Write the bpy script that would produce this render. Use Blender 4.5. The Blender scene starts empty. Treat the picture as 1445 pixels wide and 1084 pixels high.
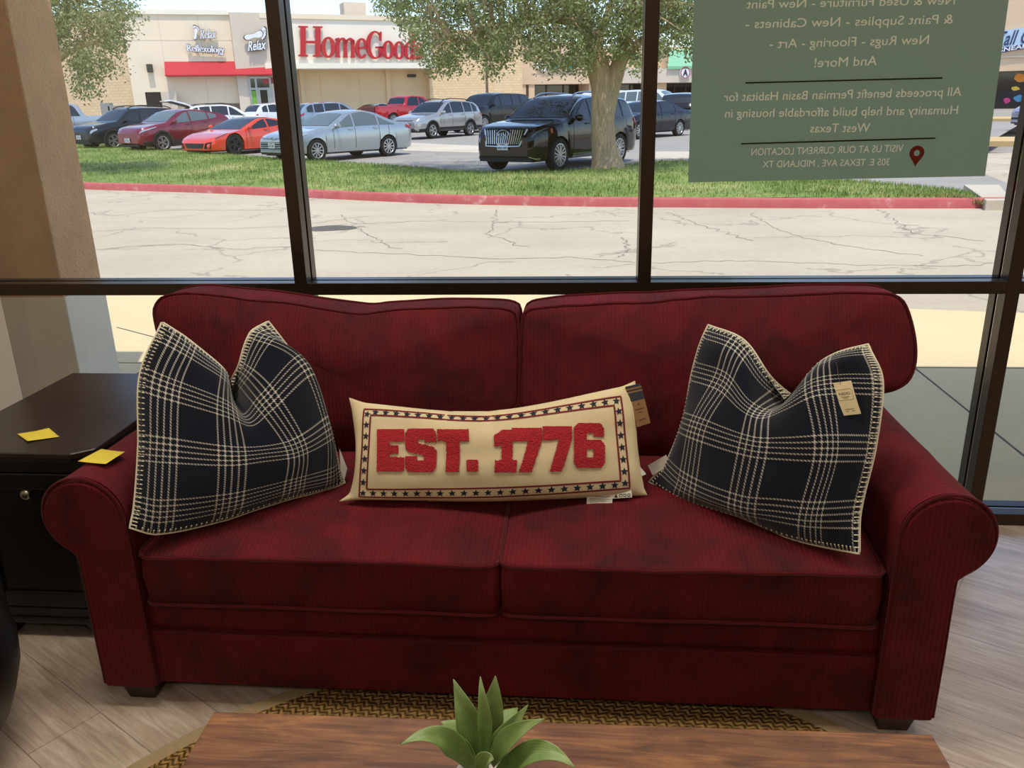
import bpy, bmesh, math, random
import numpy as np
from mathutils import Vector, Matrix, noise as mnoise

random.seed(11)
sc = bpy.context.scene
col = sc.collection

# ---------------------------------------------------------------- camera
FPX, YAW, PITCH, ROLL = 1165.3, 0.0940, 0.3242, -0.0220
CAM = np.array([0.0, -2.86, 1.5])
IW, IH = 1445, 1084


def cam_basis():
    cy, sy = math.cos(YAW), math.sin(YAW)
    fwd = np.array([-sy * math.cos(PITCH), cy * math.cos(PITCH), -math.sin(PITCH)])
    right = np.array([cy, sy, 0.0])
    up = np.cross(right, fwd)
    c, s = math.cos(ROLL), math.sin(ROLL)
    return c * right + s * up, -s * right + c * up, fwd


RGT, UPV, FWD = cam_basis()
cd = bpy.data.cameras.new('camera')
cam = bpy.data.objects.new('camera', cd)
col.objects.link(cam)
cd.sensor_fit = 'HORIZONTAL'
cd.sensor_width = 36.0
cd.lens = FPX * 36.0 / IW
cd.clip_start, cd.clip_end = 0.05, 500
M4 = Matrix(((RGT[0], UPV[0], -FWD[0], CAM[0]), (RGT[1], UPV[1], -FWD[1], CAM[1]), (RGT[2], UPV[2], -FWD[2], CAM[2]), (0, 0, 0, 1)))
cam.matrix_world = M4
sc.camera = cam

# ---------------------------------------------------------------- sky, sun, room lamps, exposure
sc.view_settings.view_transform = 'Standard'
sc.view_settings.look = 'None'
sc.view_settings.gamma = 1.0
sc.view_settings.use_curve_mapping = False
sc.view_settings.exposure = 0.0
SUN_EL, SUN_AZ = math.radians(70), (0.36, -0.93)          # sun stands high behind the store, to the right
wd = bpy.data.worlds.new('sky')
sc.world = wd
wd.use_nodes = True
wn = wd.node_tree
wn.nodes.clear()
sky = wn.nodes.new('ShaderNodeTexSky')
sky.sky_type = 'NISHITA'
sky.sun_disc = False
sky.sun_elevation = SUN_EL
sky.sun_rotation = math.atan2(SUN_AZ[0], SUN_AZ[1])
sky.altitude = 800
sky.air_density = 1.0
sky.dust_density = 1.4
bgn = wn.nodes.new('ShaderNodeBackground')
bgn.inputs['Strength'].default_value = 0.30
wo = wn.nodes.new('ShaderNodeOutputWorld')
wn.links.new(sky.outputs[0], bgn.inputs[0])
wn.links.new(bgn.outputs[0], wo.inputs[0])
sl = bpy.data.lights.new('sun', 'SUN')
sl.energy = 3.75
sl.angle = math.radians(0.6)
sl.color = (1.0, 0.93, 0.80)
so = bpy.data.objects.new('sun', sl)
col.objects.link(so)
_d = Vector((SUN_AZ[0] * math.cos(SUN_EL), SUN_AZ[1] * math.cos(SUN_EL), math.sin(SUN_EL)))
so.rotation_euler = _d.to_track_quat('Z', 'Y').to_euler()
so.location = _d * 40
CEIL = 3.15
LAMPS = [(-0.95, -1.15), (1.35, -1.15), (-0.95, -4.4), (1.35, -4.4)]
LAMP_W = (34.0, 34.0, 20.0, 20.0)
for (lx, ly), lw in zip(LAMPS, LAMP_W):
    al = bpy.data.lights.new('ceiling_lamp_light', 'AREA')
    al.shape = 'RECTANGLE'
    al.size, al.size_y = 1.15, 0.55
    al.energy = lw
    al.color = (1.0, 0.92, 0.80)
    ao = bpy.data.objects.new('ceiling_lamp_light', al)
    col.objects.link(ao)
    ao.location = (lx, ly, CEIL - 0.035)

# ---------------------------------------------------------------- pixel helpers (design aids: a pixel of the photo to a point at a known distance)


def ray(x, y):
    return (x - IW / 2) / FPX * RGT - (y - IH / 2) / FPX * UPV + FWD


def at(x, y, Y):
    d = ray(x, y)
    return CAM + d * (Y - CAM[1]) / d[1]


def at_z(x, y, z=0.0):
    d = ray(x, y)
    return CAM + d * (z - CAM[2]) / d[2]


def at_plane(x, y, o, n):
    d = ray(x, y)
    return CAM + d * (np.dot(n, np.array(o) - CAM) / np.dot(n, d))


def lot_z(Y):
    return -0.05 + 0.012 * (Y - 15.0)


def at_lot(x, y):
    d = ray(x, y)
    t = (lot_z(CAM[1]) - CAM[2]) / (d[2] - 0.012 * d[1])
    return CAM + d * t


# ---------------------------------------------------------------- materials


def lin(c):
    if isinstance(c, str):
        c = [int(c[i:i + 2], 16) / 255 for i in (0, 2, 4)]
    return tuple(((v / 12.92) if v <= 0.04045 else ((v + 0.055) / 1.055) ** 2.4) for v in c) + (1.0,)


MATS = {}


class NT:
    """small node-tree builder"""

    def __init__(s, name):
        s.m = bpy.data.materials.new(name)
        s.m.use_nodes = True
        s.t = s.m.node_tree
        s.t.nodes.clear()
        s.out = s.n('ShaderNodeOutputMaterial')
        s.b = s.n('ShaderNodeBsdfPrincipled')
        s.l(s.b.outputs[0], s.out.inputs[0])

    def n(s, k, **kw):
        x = s.t.nodes.new(k)
        for a, v in kw.items():
            setattr(x, a, v)
        return x

    def l(s, a, b):
        s.t.links.new(a, b)

    def val(s, inp, v):
        if hasattr(v, 'is_linked') or isinstance(v, bpy.types.NodeSocket):
            s.l(v, inp)
        else:
            inp.default_value = v

    def math(s, op, a, b=None, c=None, clamp=False):
        x = s.n('ShaderNodeMath', operation=op, use_clamp=clamp)
        s.val(x.inputs[0], a)
        if b is not None:
            s.val(x.inputs[1], b)
        if c is not None:
            s.val(x.inputs[2], c)
        return x.outputs[0]

    def mix(s, f, a, b, blend='MIX'):
        x = s.n('ShaderNodeMix', data_type='RGBA', blend_type=blend)
        s.val(x.inputs[0], f)
        s.val(x.inputs[6], a)
        s.val(x.inputs[7], b)
        return x.outputs[2]

    def coord(s, kind='Object'):
        return s.n('ShaderNodeTexCoord').outputs[kind]

    def mapping(s, v, scale=(1, 1, 1), rot=(0, 0, 0), loc=(0, 0, 0)):
        x = s.n('ShaderNodeMapping')
        s.l(v, x.inputs[0])
        x.inputs['Scale'].default_value = scale
        x.inputs['Rotation'].default_value = rot
        x.inputs['Location'].default_value = loc
        return x.outputs[0]

    def noise(s, v, scale=5, detail=4, rough=0.55, dist=0.0):
        x = s.n('ShaderNodeTexNoise')
        s.l(v, x.inputs['Vector'])
        x.inputs['Scale'].default_value = scale
        x.inputs['Detail'].default_value = detail
        x.inputs['Roughness'].default_value = rough
        x.inputs['Distortion'].default_value = dist
        return x.outputs[0]

    def ramp(s, f, stops):
        x = s.n('ShaderNodeValToRGB')
        s.l(f, x.inputs[0])
        e = x.color_ramp.elements
        while len(e) < len(stops):
            e.new(0.5)
        for i, (p, c) in enumerate(stops):
            e[i].position = p
            e[i].color = c if len(c) == 4 else tuple(c) + (1,)
        return x.outputs[0]

    def bump(s, h, strength=0.3, dist=0.01, prev=None):
        x = s.n('ShaderNodeBump')
        x.inputs['Strength'].default_value = strength
        x.inputs['Distance'].default_value = dist
        s.l(h, x.inputs['Height'])
        if prev is not None:
            s.l(prev, x.inputs['Normal'])
        s.l(x.outputs[0], s.b.inputs['Normal'])
        return x.outputs[0]

    def sep(s, v):
        x = s.n('ShaderNodeSeparateXYZ')
        s.l(v, x.inputs[0])
        return x.outputs


def mat(name, c, rough=0.5, metal=0.0, spec=0.5, coat=0.0, var=0.0, vscale=8.0, bump=0.0, bscale=60.0, bdist=0.004, sheen=0.0, trans=0.0):
    """plain procedural surface: base colour with a little noise and bump"""
    if name in MATS:
        return MATS[name]
    t = NT(name)
    b = t.b
    b.inputs['Base Color'].default_value = lin(c)
    b.inputs['Roughness'].default_value = rough
    b.inputs['Metallic'].default_value = metal
    b.inputs['Specular IOR Level'].default_value = spec
    if coat:
        b.inputs['Coat Weight'].default_value = coat
        b.inputs['Coat Roughness'].default_value = 0.03
    if sheen:
        b.inputs['Sheen Weight'].default_value = sheen
        b.inputs['Sheen Roughness'].default_value = 0.4
    if var:
        co = t.coord()
        f = t.noise(co, vscale)
        k = lin(c)
        dk = tuple(v * (1 - var) for v in k[:3]) + (1,)
        lt = tuple(min(1, v * (1 + var)) for v in k[:3]) + (1,)
        t.l(t.ramp(f, [(0.3, dk), (0.7, lt)]), b.inputs['Base Color'])
    if bump:
        t.bump(t.noise(t.coord(), bscale, 3), bump, bdist)
    MATS[name] = t.m
    return t.m


def glass_mat(name, tint=(1, 1, 1), refl=1.0, rough=0.0):
    """thin pane: see-through with a fresnel reflection"""
    if name in MATS:
        return MATS[name]
    t = NT(name)
    t.t.nodes.remove(t.b)
    tr = t.n('ShaderNodeBsdfTransparent')
    tr.inputs[0].default_value = tuple(tint) + (1,)
    gl = t.n('ShaderNodeBsdfGlossy')
    gl.inputs['Roughness'].default_value = rough
    fr = t.n('ShaderNodeFresnel')
    fr.inputs[0].default_value = 1.5
    f = t.math('MULTIPLY', fr.outputs[0], refl, clamp=True)
    mx = t.n('ShaderNodeMixShader')
    t.l(f, mx.inputs[0])
    t.l(tr.outputs[0], mx.inputs[1])
    t.l(gl.outputs[0], mx.inputs[2])
    t.l(mx.outputs[0], t.out.inputs[0])
    MATS[name] = t.m
    return t.m


def corduroy(name, axis, pitch=0.0115):
    t = NT(name)
    co = t.coord()
    s = t.sep(co)[axis]
    wob = t.math('MULTIPLY', t.noise(co, 9, 2), 0.004)
    ph = t.math('MULTIPLY', t.math('ADD', s, wob), 2 * math.pi / pitch)
    w = t.math('MULTIPLY_ADD', t.math('SINE', ph), 0.5, 0.5)
    blot = t.noise(co, 7, 4, 0.6, 0.4)
    base = t.ramp(blot, [(0.3, lin('3c040d')), (0.52, lin('580813')), (0.75, lin('6c0b19'))])
    dark = t.mix(1.0, base, (0.74, 0.72, 0.72, 1), 'MULTIPLY')
    t.l(t.mix(t.math('MULTIPLY_ADD', w, 0.8, 0.2), dark, base), t.b.inputs['Base Color'])
    t.b.inputs['Roughness'].default_value = 0.85
    t.b.inputs['Specular IOR Level'].default_value = 0.30
    t.b.inputs['Sheen Weight'].default_value = 0.16
    t.b.inputs['Sheen Roughness'].default_value = 0.35
    t.b.inputs['Sheen Tint'].default_value = lin('b83a44')
    t.bump(t.math('ADD', w, t.math('MULTIPLY', t.noise(co, 160, 2), 0.4)), 0.45, 0.003)
    MATS[name] = t.m
    return t.m


def plaid(name, u0, v0, pitch):
    """navy wool plaid from the fabric's own UV: bands of five twill lines each way"""
    t = NT(name)
    uv = t.coord('UV')
    x, y, _ = t.sep(uv)

    def band(a, a0, dash):
        d = t.math('SUBTRACT', t.math('FLOORED_MODULO', t.math('ADD', t.math('SUBTRACT', a, a0), pitch / 2), pitch), pitch / 2)
        sp = pitch * 0.098
        k = t.math('ABSOLUTE', t.math('SUBTRACT', t.math('FRACT', t.math('ADD', t.math('DIVIDE', d, sp), 0.5)), 0.5))
        ln = t.math('LESS_THAN', k, 0.135)
        inb = t.math('LESS_THAN', t.math('ABSOLUTE', d), sp * 2.5)
        return t.math('MULTIPLY', t.math('MULTIPLY', ln, inb), dash)

    tw = t.math('FRACT', t.math('MULTIPLY', t.math('ADD', x, y), 78.0))
    dsh = t.math('MULTIPLY_ADD', t.math('LESS_THAN', tw, 0.55), 0.60, 0.08)
    a = band(x, u0, dsh)
    b = band(y, v0, dsh)
    both = t.math('MULTIPLY', t.math('GREATER_THAN', a, 0.05), t.math('GREATER_THAN', b, 0.05))
    f = t.math('MAXIMUM', t.math('MAXIMUM', a, b), both)
    nz = t.noise(uv, 260, 2)
    navy = t.ramp(nz, [(0.3, lin('090c13')), (0.7, lin('131a2a'))])
    t.l(t.mix(f, navy, lin('c9c5ba')), t.b.inputs['Base Color'])
    t.b.inputs['Roughness'].default_value = 0.95
    t.b.inputs['Specular IOR Level'].default_value = 0.1
    t.b.inputs['Sheen Weight'].default_value = 0.25
    t.bump(t.math('ADD', t.math('MULTIPLY', tw, 0.5), nz), 0.3, 0.002)
    MATS[name] = t.m
    return t.m


# ---------------------------------------------------------------- mesh builder
MW = {}


def world_of(o):
    m = Matrix.LocRotScale(o.location, o.rotation_euler, o.scale)
    return (world_of(o.parent) @ m) if o.parent else m


class MB:
    def __init__(s):
        s.v, s.f, s.uv = [], [], {}

    def add(s, vs, fs):
        k = len(s.v)
        s.v += [tuple(map(float, p)) for p in vs]
        s.f += [tuple(i + k for i in f) for f in fs]
        return k

    def box(s, c, size, rz=0.0, taper=1.0):
        x, y, z = [d / 2 for d in size]
        P = []
        for dz, k in ((-z, taper), (z, 1.0)):
            for dx, dy in ((-x, -y), (x, -y), (x, y), (-x, y)):
                dx, dy = dx * k, dy * k
                P.append((c[0] + dx * math.cos(rz) - dy * math.sin(rz), c[1] + dx * math.sin(rz) + dy * math.cos(rz), c[2] + dz))
        s.add(P, [(3, 2, 1, 0), (4, 5, 6, 7), (0, 1, 5, 4), (1, 2, 6, 5), (2, 3, 7, 6), (3, 0, 4, 7)])
        return s

    def bar(s, x0, x1, y0, y1, z0, z1):
        return s.box(((x0 + x1) / 2, (y0 + y1) / 2, (z0 + z1) / 2), (abs(x1 - x0), abs(y1 - y0), abs(z1 - z0)))

    def prism(s, poly, o, ex, ey, ez, h):
        """poly (a,b) pairs in the frame o + a*ex + b*ey, pushed h along ez"""
        o, ex, ey, ez = [np.array(q, float) for q in (o, ex, ey, ez)]
        n = len(poly)
        P = [o + a * ex + b * ey for a, b in poly]
        P += [p + ez * h for p in P]
        s.add(P, [tuple(range(n - 1, -1, -1)), tuple(range(n, 2 * n))] + [(i, (i + 1) % n, n + (i + 1) % n, n + i) for i in range(n)])
        return s

    def strip_ring(s, outer, inner, o, ex, ey, ez, h, closed=True):
        """ring between two loops of equal length, extruded"""
        o, ex, ey, ez = [np.array(q, float) for q in (o, ex, ey, ez)]
        n = len(outer)
        P = [o + a * ex + b * ey for a, b in outer] + [o + a * ex + b * ey for a, b in inner]
        P += [p + ez * h for p in P]
        fs = []
        for i in range(n if closed else n - 1):
            j = (i + 1) % n
            fs += [(j, i, n + i, n + j), (2 * n + i, 2 * n + j, 3 * n + j, 3 * n + i), (i, j, 2 * n + j, 2 * n + i), (n + j, n + i, 3 * n + i, 3 * n + j)]
        if not closed:
            fs += [(0, 2 * n, 3 * n, n), (n - 1, 2 * n - 1, 4 * n - 1, 3 * n - 1)]
        s.add(P, fs)
        return s

    def tube(s, path, r, n=8, closed=False, cap=True):
        P = [np.array(p, float) for p in path]
        m = len(P)
        rs = r if hasattr(r, '__len__') else [r] * m
        vs = []
        prev = None
        for i in range(m):
            if closed:
                d = P[(i + 1) % m] - P[i - 1]
            else:
                d = P[min(i + 1, m - 1)] - P[max(i - 1, 0)]
            d = d / (np.linalg.norm(d) + 1e-9)
            if prev is None:
                a = np.array([0, 0, 1.0]) if abs(d[2]) < 0.9 else np.array([1.0, 0, 0])
                u = np.cross(d, a)
            else:
                u = prev - d * np.dot(prev, d)
            u /= np.linalg.norm(u) + 1e-9
            prev = u
            w = np.cross(d, u)
            for k in range(n):
                t = 2 * math.pi * k / n
                vs.append(P[i] + rs[i] * (math.cos(t) * u + math.sin(t) * w))
        fs = []
        for i in range(m if closed else m - 1):
            j = (i + 1) % m
            for k in range(n):
                l = (k + 1) % n
                fs.append((i * n + k, i * n + l, j * n + l, j * n + k))
        if cap and not closed:
            fs += [tuple(range(n - 1, -1, -1)), tuple((m - 1) * n + k for k in range(n))]
        s.add(vs, fs)
        return s

    def lathe(s, prof, o=(0, 0, 0), axis=(0, 0, 1), n=24, cap=True):
        """prof (radius, height) revolved round axis through o"""
        ax = np.array(axis, float)
        ax /= np.linalg.norm(ax)
        a = np.array([1.0, 0, 0]) if abs(ax[0]) < 0.9 else np.array([0, 1.0, 0])
        u = np.cross(ax, a)
        u /= np.linalg.norm(u)
        w = np.cross(ax, u)
        o = np.array(o, float)
        m = len(prof)
        vs = []
        for r, h in prof:
            for k in range(n):
                t = 2 * math.pi * k / n
                vs.append(o + ax * h + r * (math.cos(t) * u + math.sin(t) * w))
        fs = []
        for i in range(m - 1):
            for k in range(n):
                l = (k + 1) % n
                fs.append((i * n + k, i * n + l, (i + 1) * n + l, (i + 1) * n + k))
        if cap:
            fs += [tuple(range(n - 1, -1, -1)), tuple((m - 1) * n + k for k in range(n))]
        s.add(vs, fs)
        return s

    def grid(s, P, closeu=False, closev=False, uv=None, flip=False):
        """P[i][j] points"""
        m, n = len(P), len(P[0])
        k = s.add([p for row in P for p in row], [])
        for i in range(m if closeu else m - 1):
            for j in range(n if closev else n - 1):
                a, b = (i + 1) % m, (j + 1) % n
                q = (k + i * n + j, k + a * n + j, k + a * n + b, k + i * n + b)
                s.f.append(q[::-1] if flip else q)
        if uv is not None:
            for i in range(m):
                for j in range(n):
                    s.uv[k + i * n + j] = uv[i][j]
        return k

    def build(s, name, material, parent=None, smooth=40, bevel=0.0, seg=2, local=False, solid=0.0, sub=0):
        me = bpy.data.meshes.new(name)
        vs = s.v
        if parent is not None and not local:
            inv = world_of(parent).inverted()
            vs = [tuple(inv @ Vector(p)) for p in vs]
        me.from_pydata(vs, [], s.f)
        me.validate()
        if s.uv:
            ul = me.uv_layers.new(name='UVMap')
            for lp in me.loops:
                ul.data[lp.index].uv = s.uv.get(lp.vertex_index, (0, 0))
        if smooth:
            me.polygons.foreach_set('use_smooth', [True] * len(me.polygons))
            me.set_sharp_from_angle(angle=math.radians(smooth))
        me.materials.append(material)
        o = bpy.data.objects.new(name, me)
        col.objects.link(o)
        if parent is not None:
            o.parent = parent
        if solid:
            q = o.modifiers.new('thickness', 'SOLIDIFY')
            q.thickness = solid
            q.offset = 0
        if bevel:
            q = o.modifiers.new('bevel', 'BEVEL')
            q.width = bevel
            q.segments = seg
            q.limit_method = 'ANGLE'
            q.angle_limit = math.radians(40)
            q.harden_normals = False
        if sub:
            q = o.modifiers.new('sub', 'SUBSURF')
            q.levels = q.render_levels = sub
        return o


def tag(o, label=None, cat=None, group=None, kind=None):
    for k, v in (('label', label), ('category', cat), ('group', group), ('kind', kind)):
        if v:
            o[k] = v
    return o


def empty(name, loc, rz=0.0, label=None, cat=None, group=None, kind=None):
    o = bpy.data.objects.new(name, None)
    o.empty_display_size = 0.1
    o.location = loc
    o.rotation_euler = (0, 0, rz)
    col.objects.link(o)
    return tag(o, label, cat, group, kind)


def copy_tree(o, parent=None):
    c = o.copy()
    col.objects.link(c)
    if parent is not None:
        c.parent = parent
    for ch in list(o.children):
        copy_tree(ch, c)
    return c


def structure(o, label=None):
    return tag(o, label, None, None, 'structure')


def chaikin(p, it=2, closed=True):
    p = [np.array(q, float) for q in p]
    for _ in range(it):
        q = []
        n = len(p)
        for i in range(n if closed else n - 1):
            a, b = p[i], p[(i + 1) % n]
            q += [0.75 * a + 0.25 * b, 0.25 * a + 0.75 * b]
        p = q if closed else [p[0]] + q + [p[-1]]
    return p


def resample(p, n, closed=True):
    p = [np.array(q, float) for q in p]
    if closed:
        p = p + [p[0]]
    d = [0.0]
    for i in range(len(p) - 1):
        d.append(d[-1] + np.linalg.norm(p[i + 1] - p[i]))
    tot = d[-1]
    out = []
    k = 0
    for i in range(n):
        t = tot * i / (n if closed else n - 1)
        while k < len(d) - 2 and d[k + 1] < t:
            k += 1
        f = (t - d[k]) / max(1e-9, d[k + 1] - d[k])
        out.append(p[k] + (p[k + 1] - p[k]) * f)
    return out


def nz(x, y, z, s=1.0):
    return mnoise.noise(Vector((x * s, y * s, z * s)))


def text_mesh(mb, txt, left, right, up, thick, nrm, off=0.0, shear=0.0, cap=None):
    """letters fitted between two points: left/right ends of the baseline, up = direction of the letters' top, cap = height of a capital (None = natural)"""
    cu = bpy.data.curves.new('t', 'FONT')
    cu.body = txt
    cu.offset = off
    cu.shear = shear
    cu.resolution_u = 3
    ob = bpy.data.objects.new('t', cu)
    col.objects.link(ob)
    dg = bpy.context.evaluated_depsgraph_get()
    me = ob.evaluated_get(dg).to_mesh()
    vs = np.array([tuple(v.co) for v in me.vertices])
    fs = [tuple(p.vertices) for p in me.polygons]
    ob.evaluated_get(dg).to_mesh_clear()
    bpy.data.objects.remove(ob)
    bpy.data.curves.remove(cu)
    left, right, up, nrm = [np.array(q, float) for q in (left, right, up, nrm)]
    x0, x1 = vs[:, 0].min(), vs[:, 0].max()
    ex = (right - left) / (x1 - x0)
    k = (cap / 0.73) if cap else np.linalg.norm(ex)
    up = up / np.linalg.norm(up)
    P = [left + (v[0] - x0) * ex + v[1] * k * up for v in vs]
    n = len(P)
    if not thick:
        mb.add(P, [tuple(reversed(f)) for f in fs])
        return mb
    P2 = P + [p + nrm * thick for p in P]
    ed = {}
    for f in fs:
        for i in range(len(f)):
            a, b = f[i], f[(i + 1) % len(f)]
            ed[(a, b)] = ed.get((a, b), 0) + 1
    fs2 = [tuple(reversed(f)) for f in fs] + [tuple(i + n for i in f) for f in fs]
    for (a, b) in ed:
        if (b, a) not in ed:
            fs2.append((a, b, b + n, a + n))
    mb.add(P2, fs2)
    return mb

# ================================================================ ROOM SHELL
def floor_mat():
    t = NT('oak_planks')
    co = t.mapping(t.coord(), (1, 1, 1), (0, 0, math.radians(32)))
    br = t.n('ShaderNodeTexBrick')
    t.l(co, br.inputs['Vector'])
    br.inputs['Scale'].default_value = 1.0
    br.inputs['Brick Width'].default_value = 1.25
    br.inputs['Row Height'].default_value = 0.185
    br.inputs['Mortar Size'].default_value = 0.0016
    br.inputs['Mortar Smooth'].default_value = 0.2
    br.inputs['Bias'].default_value = 0.0
    br.offset = 0.37
    br.inputs['Color1'].default_value = (0.25, 0.25, 0.25, 1)
    br.inputs['Color2'].default_value = (0.8, 0.8, 0.8, 1)
    br.inputs['Mortar'].default_value = (0, 0, 0, 1)
    g = t.noise(t.mapping(co, (2.2, 26, 1)), 2.2, 5, 0.6, 1.2)
    g2 = t.noise(t.mapping(co, (1.3, 5, 1)), 1.8, 4, 0.6, 0.8)
    f = t.math('ADD', t.math('MULTIPLY', g, 0.55), t.math('MULTIPLY', g2, 0.45))
    wood = t.ramp(f, [(0.32, lin('9a8674')), (0.5, lin('bba997')), (0.66, lin('d6c9ba'))])
    tone = t.mix(0.16, wood, br.outputs['Color'], 'SOFT_LIGHT')
    t.l(t.mix(t.math('MULTIPLY', br.outputs['Fac'], 0.5), tone, lin('4a3f38')), t.b.inputs['Base Color'])
    t.b.inputs['Roughness'].default_value = 0.34
    t.b.inputs['Specular IOR Level'].default_value = 0.9
    t.b.inputs['Coat Weight'].default_value = 1.0
    t.b.inputs['Coat IOR'].default_value = 1.8
    t.b.inputs['Coat Roughness'].default_value = 0.25
    t.bump(t.math('SUBTRACT', t.math('MULTIPLY', g, 0.15), br.outputs['Fac']), 0.25, 0.002)
    return t.m


M_FLOOR = floor_mat()
M_WALL = mat('cream_wall_paint', 'cfc3ae', 0.8, var=0.05, vscale=3, bump=0.1, bscale=120)
M_CEIL = mat('white_ceiling_paint', 'd8d2c6', 0.9)
M_FRAME = mat('dark_bronze_aluminium', '3a2e25', 0.28, 0.65, var=0.08, vscale=30)
M_PANE = glass_mat('window_glass', (0.98, 0.98, 0.975), 0.8)
M_GASKET = mat('black_rubber_gasket', '0c0c0d', 0.6)

XL, XR, YB = -2.19, 3.95, -8.2
structure(MB().bar(XL - 0.2, XR + 0.2, YB - 0.2, 0.115, -0.12, 0.0).build('floor', M_FLOOR))
structure(MB().bar(XL - 0.2, XR + 0.2, YB - 0.2, 0.115, CEIL, CEIL + 0.25).build('ceiling', M_CEIL))
structure(MB().bar(XL - 0.2, XL, YB - 0.2, 0.0, 0, CEIL).build('wall_left', M_WALL))
structure(MB().bar(XR, XR + 0.2, YB - 0.2, 0.115, 0, CEIL).build('wall_right', M_WALL))
structure(MB().bar(XL, XR, YB - 0.2, YB, 0, CEIL).build('wall_back', M_WALL))
structure(MB().bar(XL, XL + 0.012, YB, -0.001, 0, 0.09).build('baseboard_left', mat('white_trim_paint', 'd9d4c8', 0.5), bevel=0.003))

MULL = [-2.37] + [-1.027 + 1.2263 * k for k in range(0, 5)]
ZT0, ZT1 = 0.868, 0.911
ZH0, ZH1 = 2.62, 2.68
FW = 0.0452


def member(mb, x0, x1, z0, z1, horiz):
    """storefront section: inner cap, glazing pocket, outer cap"""
    d = 0.006
    mb.bar(x0, x1, 0.0, 0.052, z0, z1)
    if horiz:
        mb.bar(x0, x1, 0.052, 0.068, z0 + (d if z0 > 0.01 else 0), z1 - d)
    else:
        mb.bar(x0 + d, x1 - d, 0.052, 0.068, z0, z1)
    mb.bar(x0, x1, 0.068, 0.115, z0, z1)


for i in range(len(MULL) - 1):
    a, b = MULL[i], MULL[i + 1]
    mb = MB()
    member(mb, a - FW / 2, a + FW / 2, 0.0, CEIL, False)
    if i == len(MULL) - 2:
        member(mb, b - FW / 2, b + FW / 2, 0.0, CEIL, False)
    for z0, z1 in ((0.0, 0.046), (ZT0, ZT1), (ZH0, ZH1), (CEIL - 0.05, CEIL)):
        member(mb, a + FW / 2, b - FW / 2, z0, z1, True)
    wf = structure(mb.build('window_%d' % (i + 1), M_FRAME, smooth=0, bevel=0.0012, seg=1))
    for z0, z1 in ((0.046, ZT0), (ZT1, ZH0), (ZH1, CEIL - 0.05)):
        MB().bar(a + FW / 2 - 0.004, b - FW / 2 + 0.004, 0.057, 0.063, z0 - 0.004, z1 + 0.004).build('pane', M_PANE, wf, smooth=0)

# ceiling troffers the room lamps sit in (behind and above the photographer)
M_DIFF = NT('lit_diffuser')
M_DIFF.b.inputs['Base Color'].default_value = (0.9, 0.88, 0.8, 1)
M_DIFF.b.inputs['Emission Color'].default_value = (1.0, 0.88, 0.7, 1)
M_DIFF.b.inputs['Emission Strength'].default_value = 2.0
M_DIFF = M_DIFF.m
LAMP_LABEL = ['lit ceiling light panel above the sofa, left side', 'lit ceiling light panel above the sofa, right side',
              'lit ceiling light panel at the back of the room, left side', 'lit ceiling light panel at the back of the room, right side']
for (lx, ly), lb in zip(LAMPS, LAMP_LABEL):
    r = empty('ceiling_light', (lx, ly, CEIL), 0, lb, 'ceiling light', 'ceiling light panels')
    MB().strip_ring([(-.62, -.32), (.62, -.32), (.62, .32), (-.62, .32)], [(-.58, -.28), (.58, -.28), (.58, .28), (-.58, .28)],
                    (lx, ly, CEIL - 0.03), (1, 0, 0), (0, 1, 0), (0, 0, 1), 0.03).build('frame', mat('white_trim_paint', 'd9d4c8'), r, smooth=0)
    MB().bar(lx - .58, lx + .58, ly - .28, ly + .28, CEIL - 0.02, CEIL - 0.012).build('diffuser', M_DIFF, r, smooth=0)

# ---------------------------------------------------------------- sign film on the outer face of the glass, read from the street
def film_mat(name, c, tl):
    t = NT(name)
    df = t.n('ShaderNodeBsdfDiffuse')
    ts = t.n('ShaderNodeBsdfTranslucent')
    for q in (df, ts):
        q.inputs[0].default_value = lin(c)
    mx = t.n('ShaderNodeMixShader')
    mx.inputs[0].default_value = tl
    t.l(df.outputs[0], mx.inputs[1])
    t.l(ts.outputs[0], mx.inputs[2])
    t.t.nodes.remove(t.b)
    t.l(mx.outputs[0], t.out.inputs[0])
    return t.m


YS = 0.0665
PS = [at(*p, YS) for p in ((985, -150), (971, 257.5), (1390, 248.5), (1445, -160))]
sgn = tag(empty('window_sign', tuple(PS[1])), 'dark green printed window film with mirrored tan lettering on the upper glass', 'window sign')
ey = (PS[3] + PS[0] - PS[1] - PS[2])
M_FILM = film_mat('green_film', '8b9a80', 0.6)
M_TAN = film_mat('tan_ink', 'e6d6b0', 0.7)
M_INK = film_mat('dark_ink', '16180f', 0.3)
NOUT = np.array((0, 1.0, 0))
YT = YS


CUT = MB()


def sign_line(mb, txt, xr, yr, xl, yl, cap, off=0.0, thick=0.0):
    """xr,yr = right-hand end in the photo, where the mirrored line starts; cap = capital height in pixels"""
    a, b = at(xr, yr, YT), at(xl, yl, YT)
    h = np.linalg.norm(at(xr, yr - cap, YT) - a)
    up = np.array((0, 0, 1.0))
    if thick:
        a, b = a - NOUT * thick / 2, b - NOUT * thick / 2
    text_mesh(mb, txt, a, b, up, thick, NOUT, off, 0.0, h)


def text_line(*a):
    sign_line(CUT, *a, thick=0.004)
    mb = MB()
    sign_line(mb, *a)
    mb.build('text_line', M_TAN, sgn, smooth=0)


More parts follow.
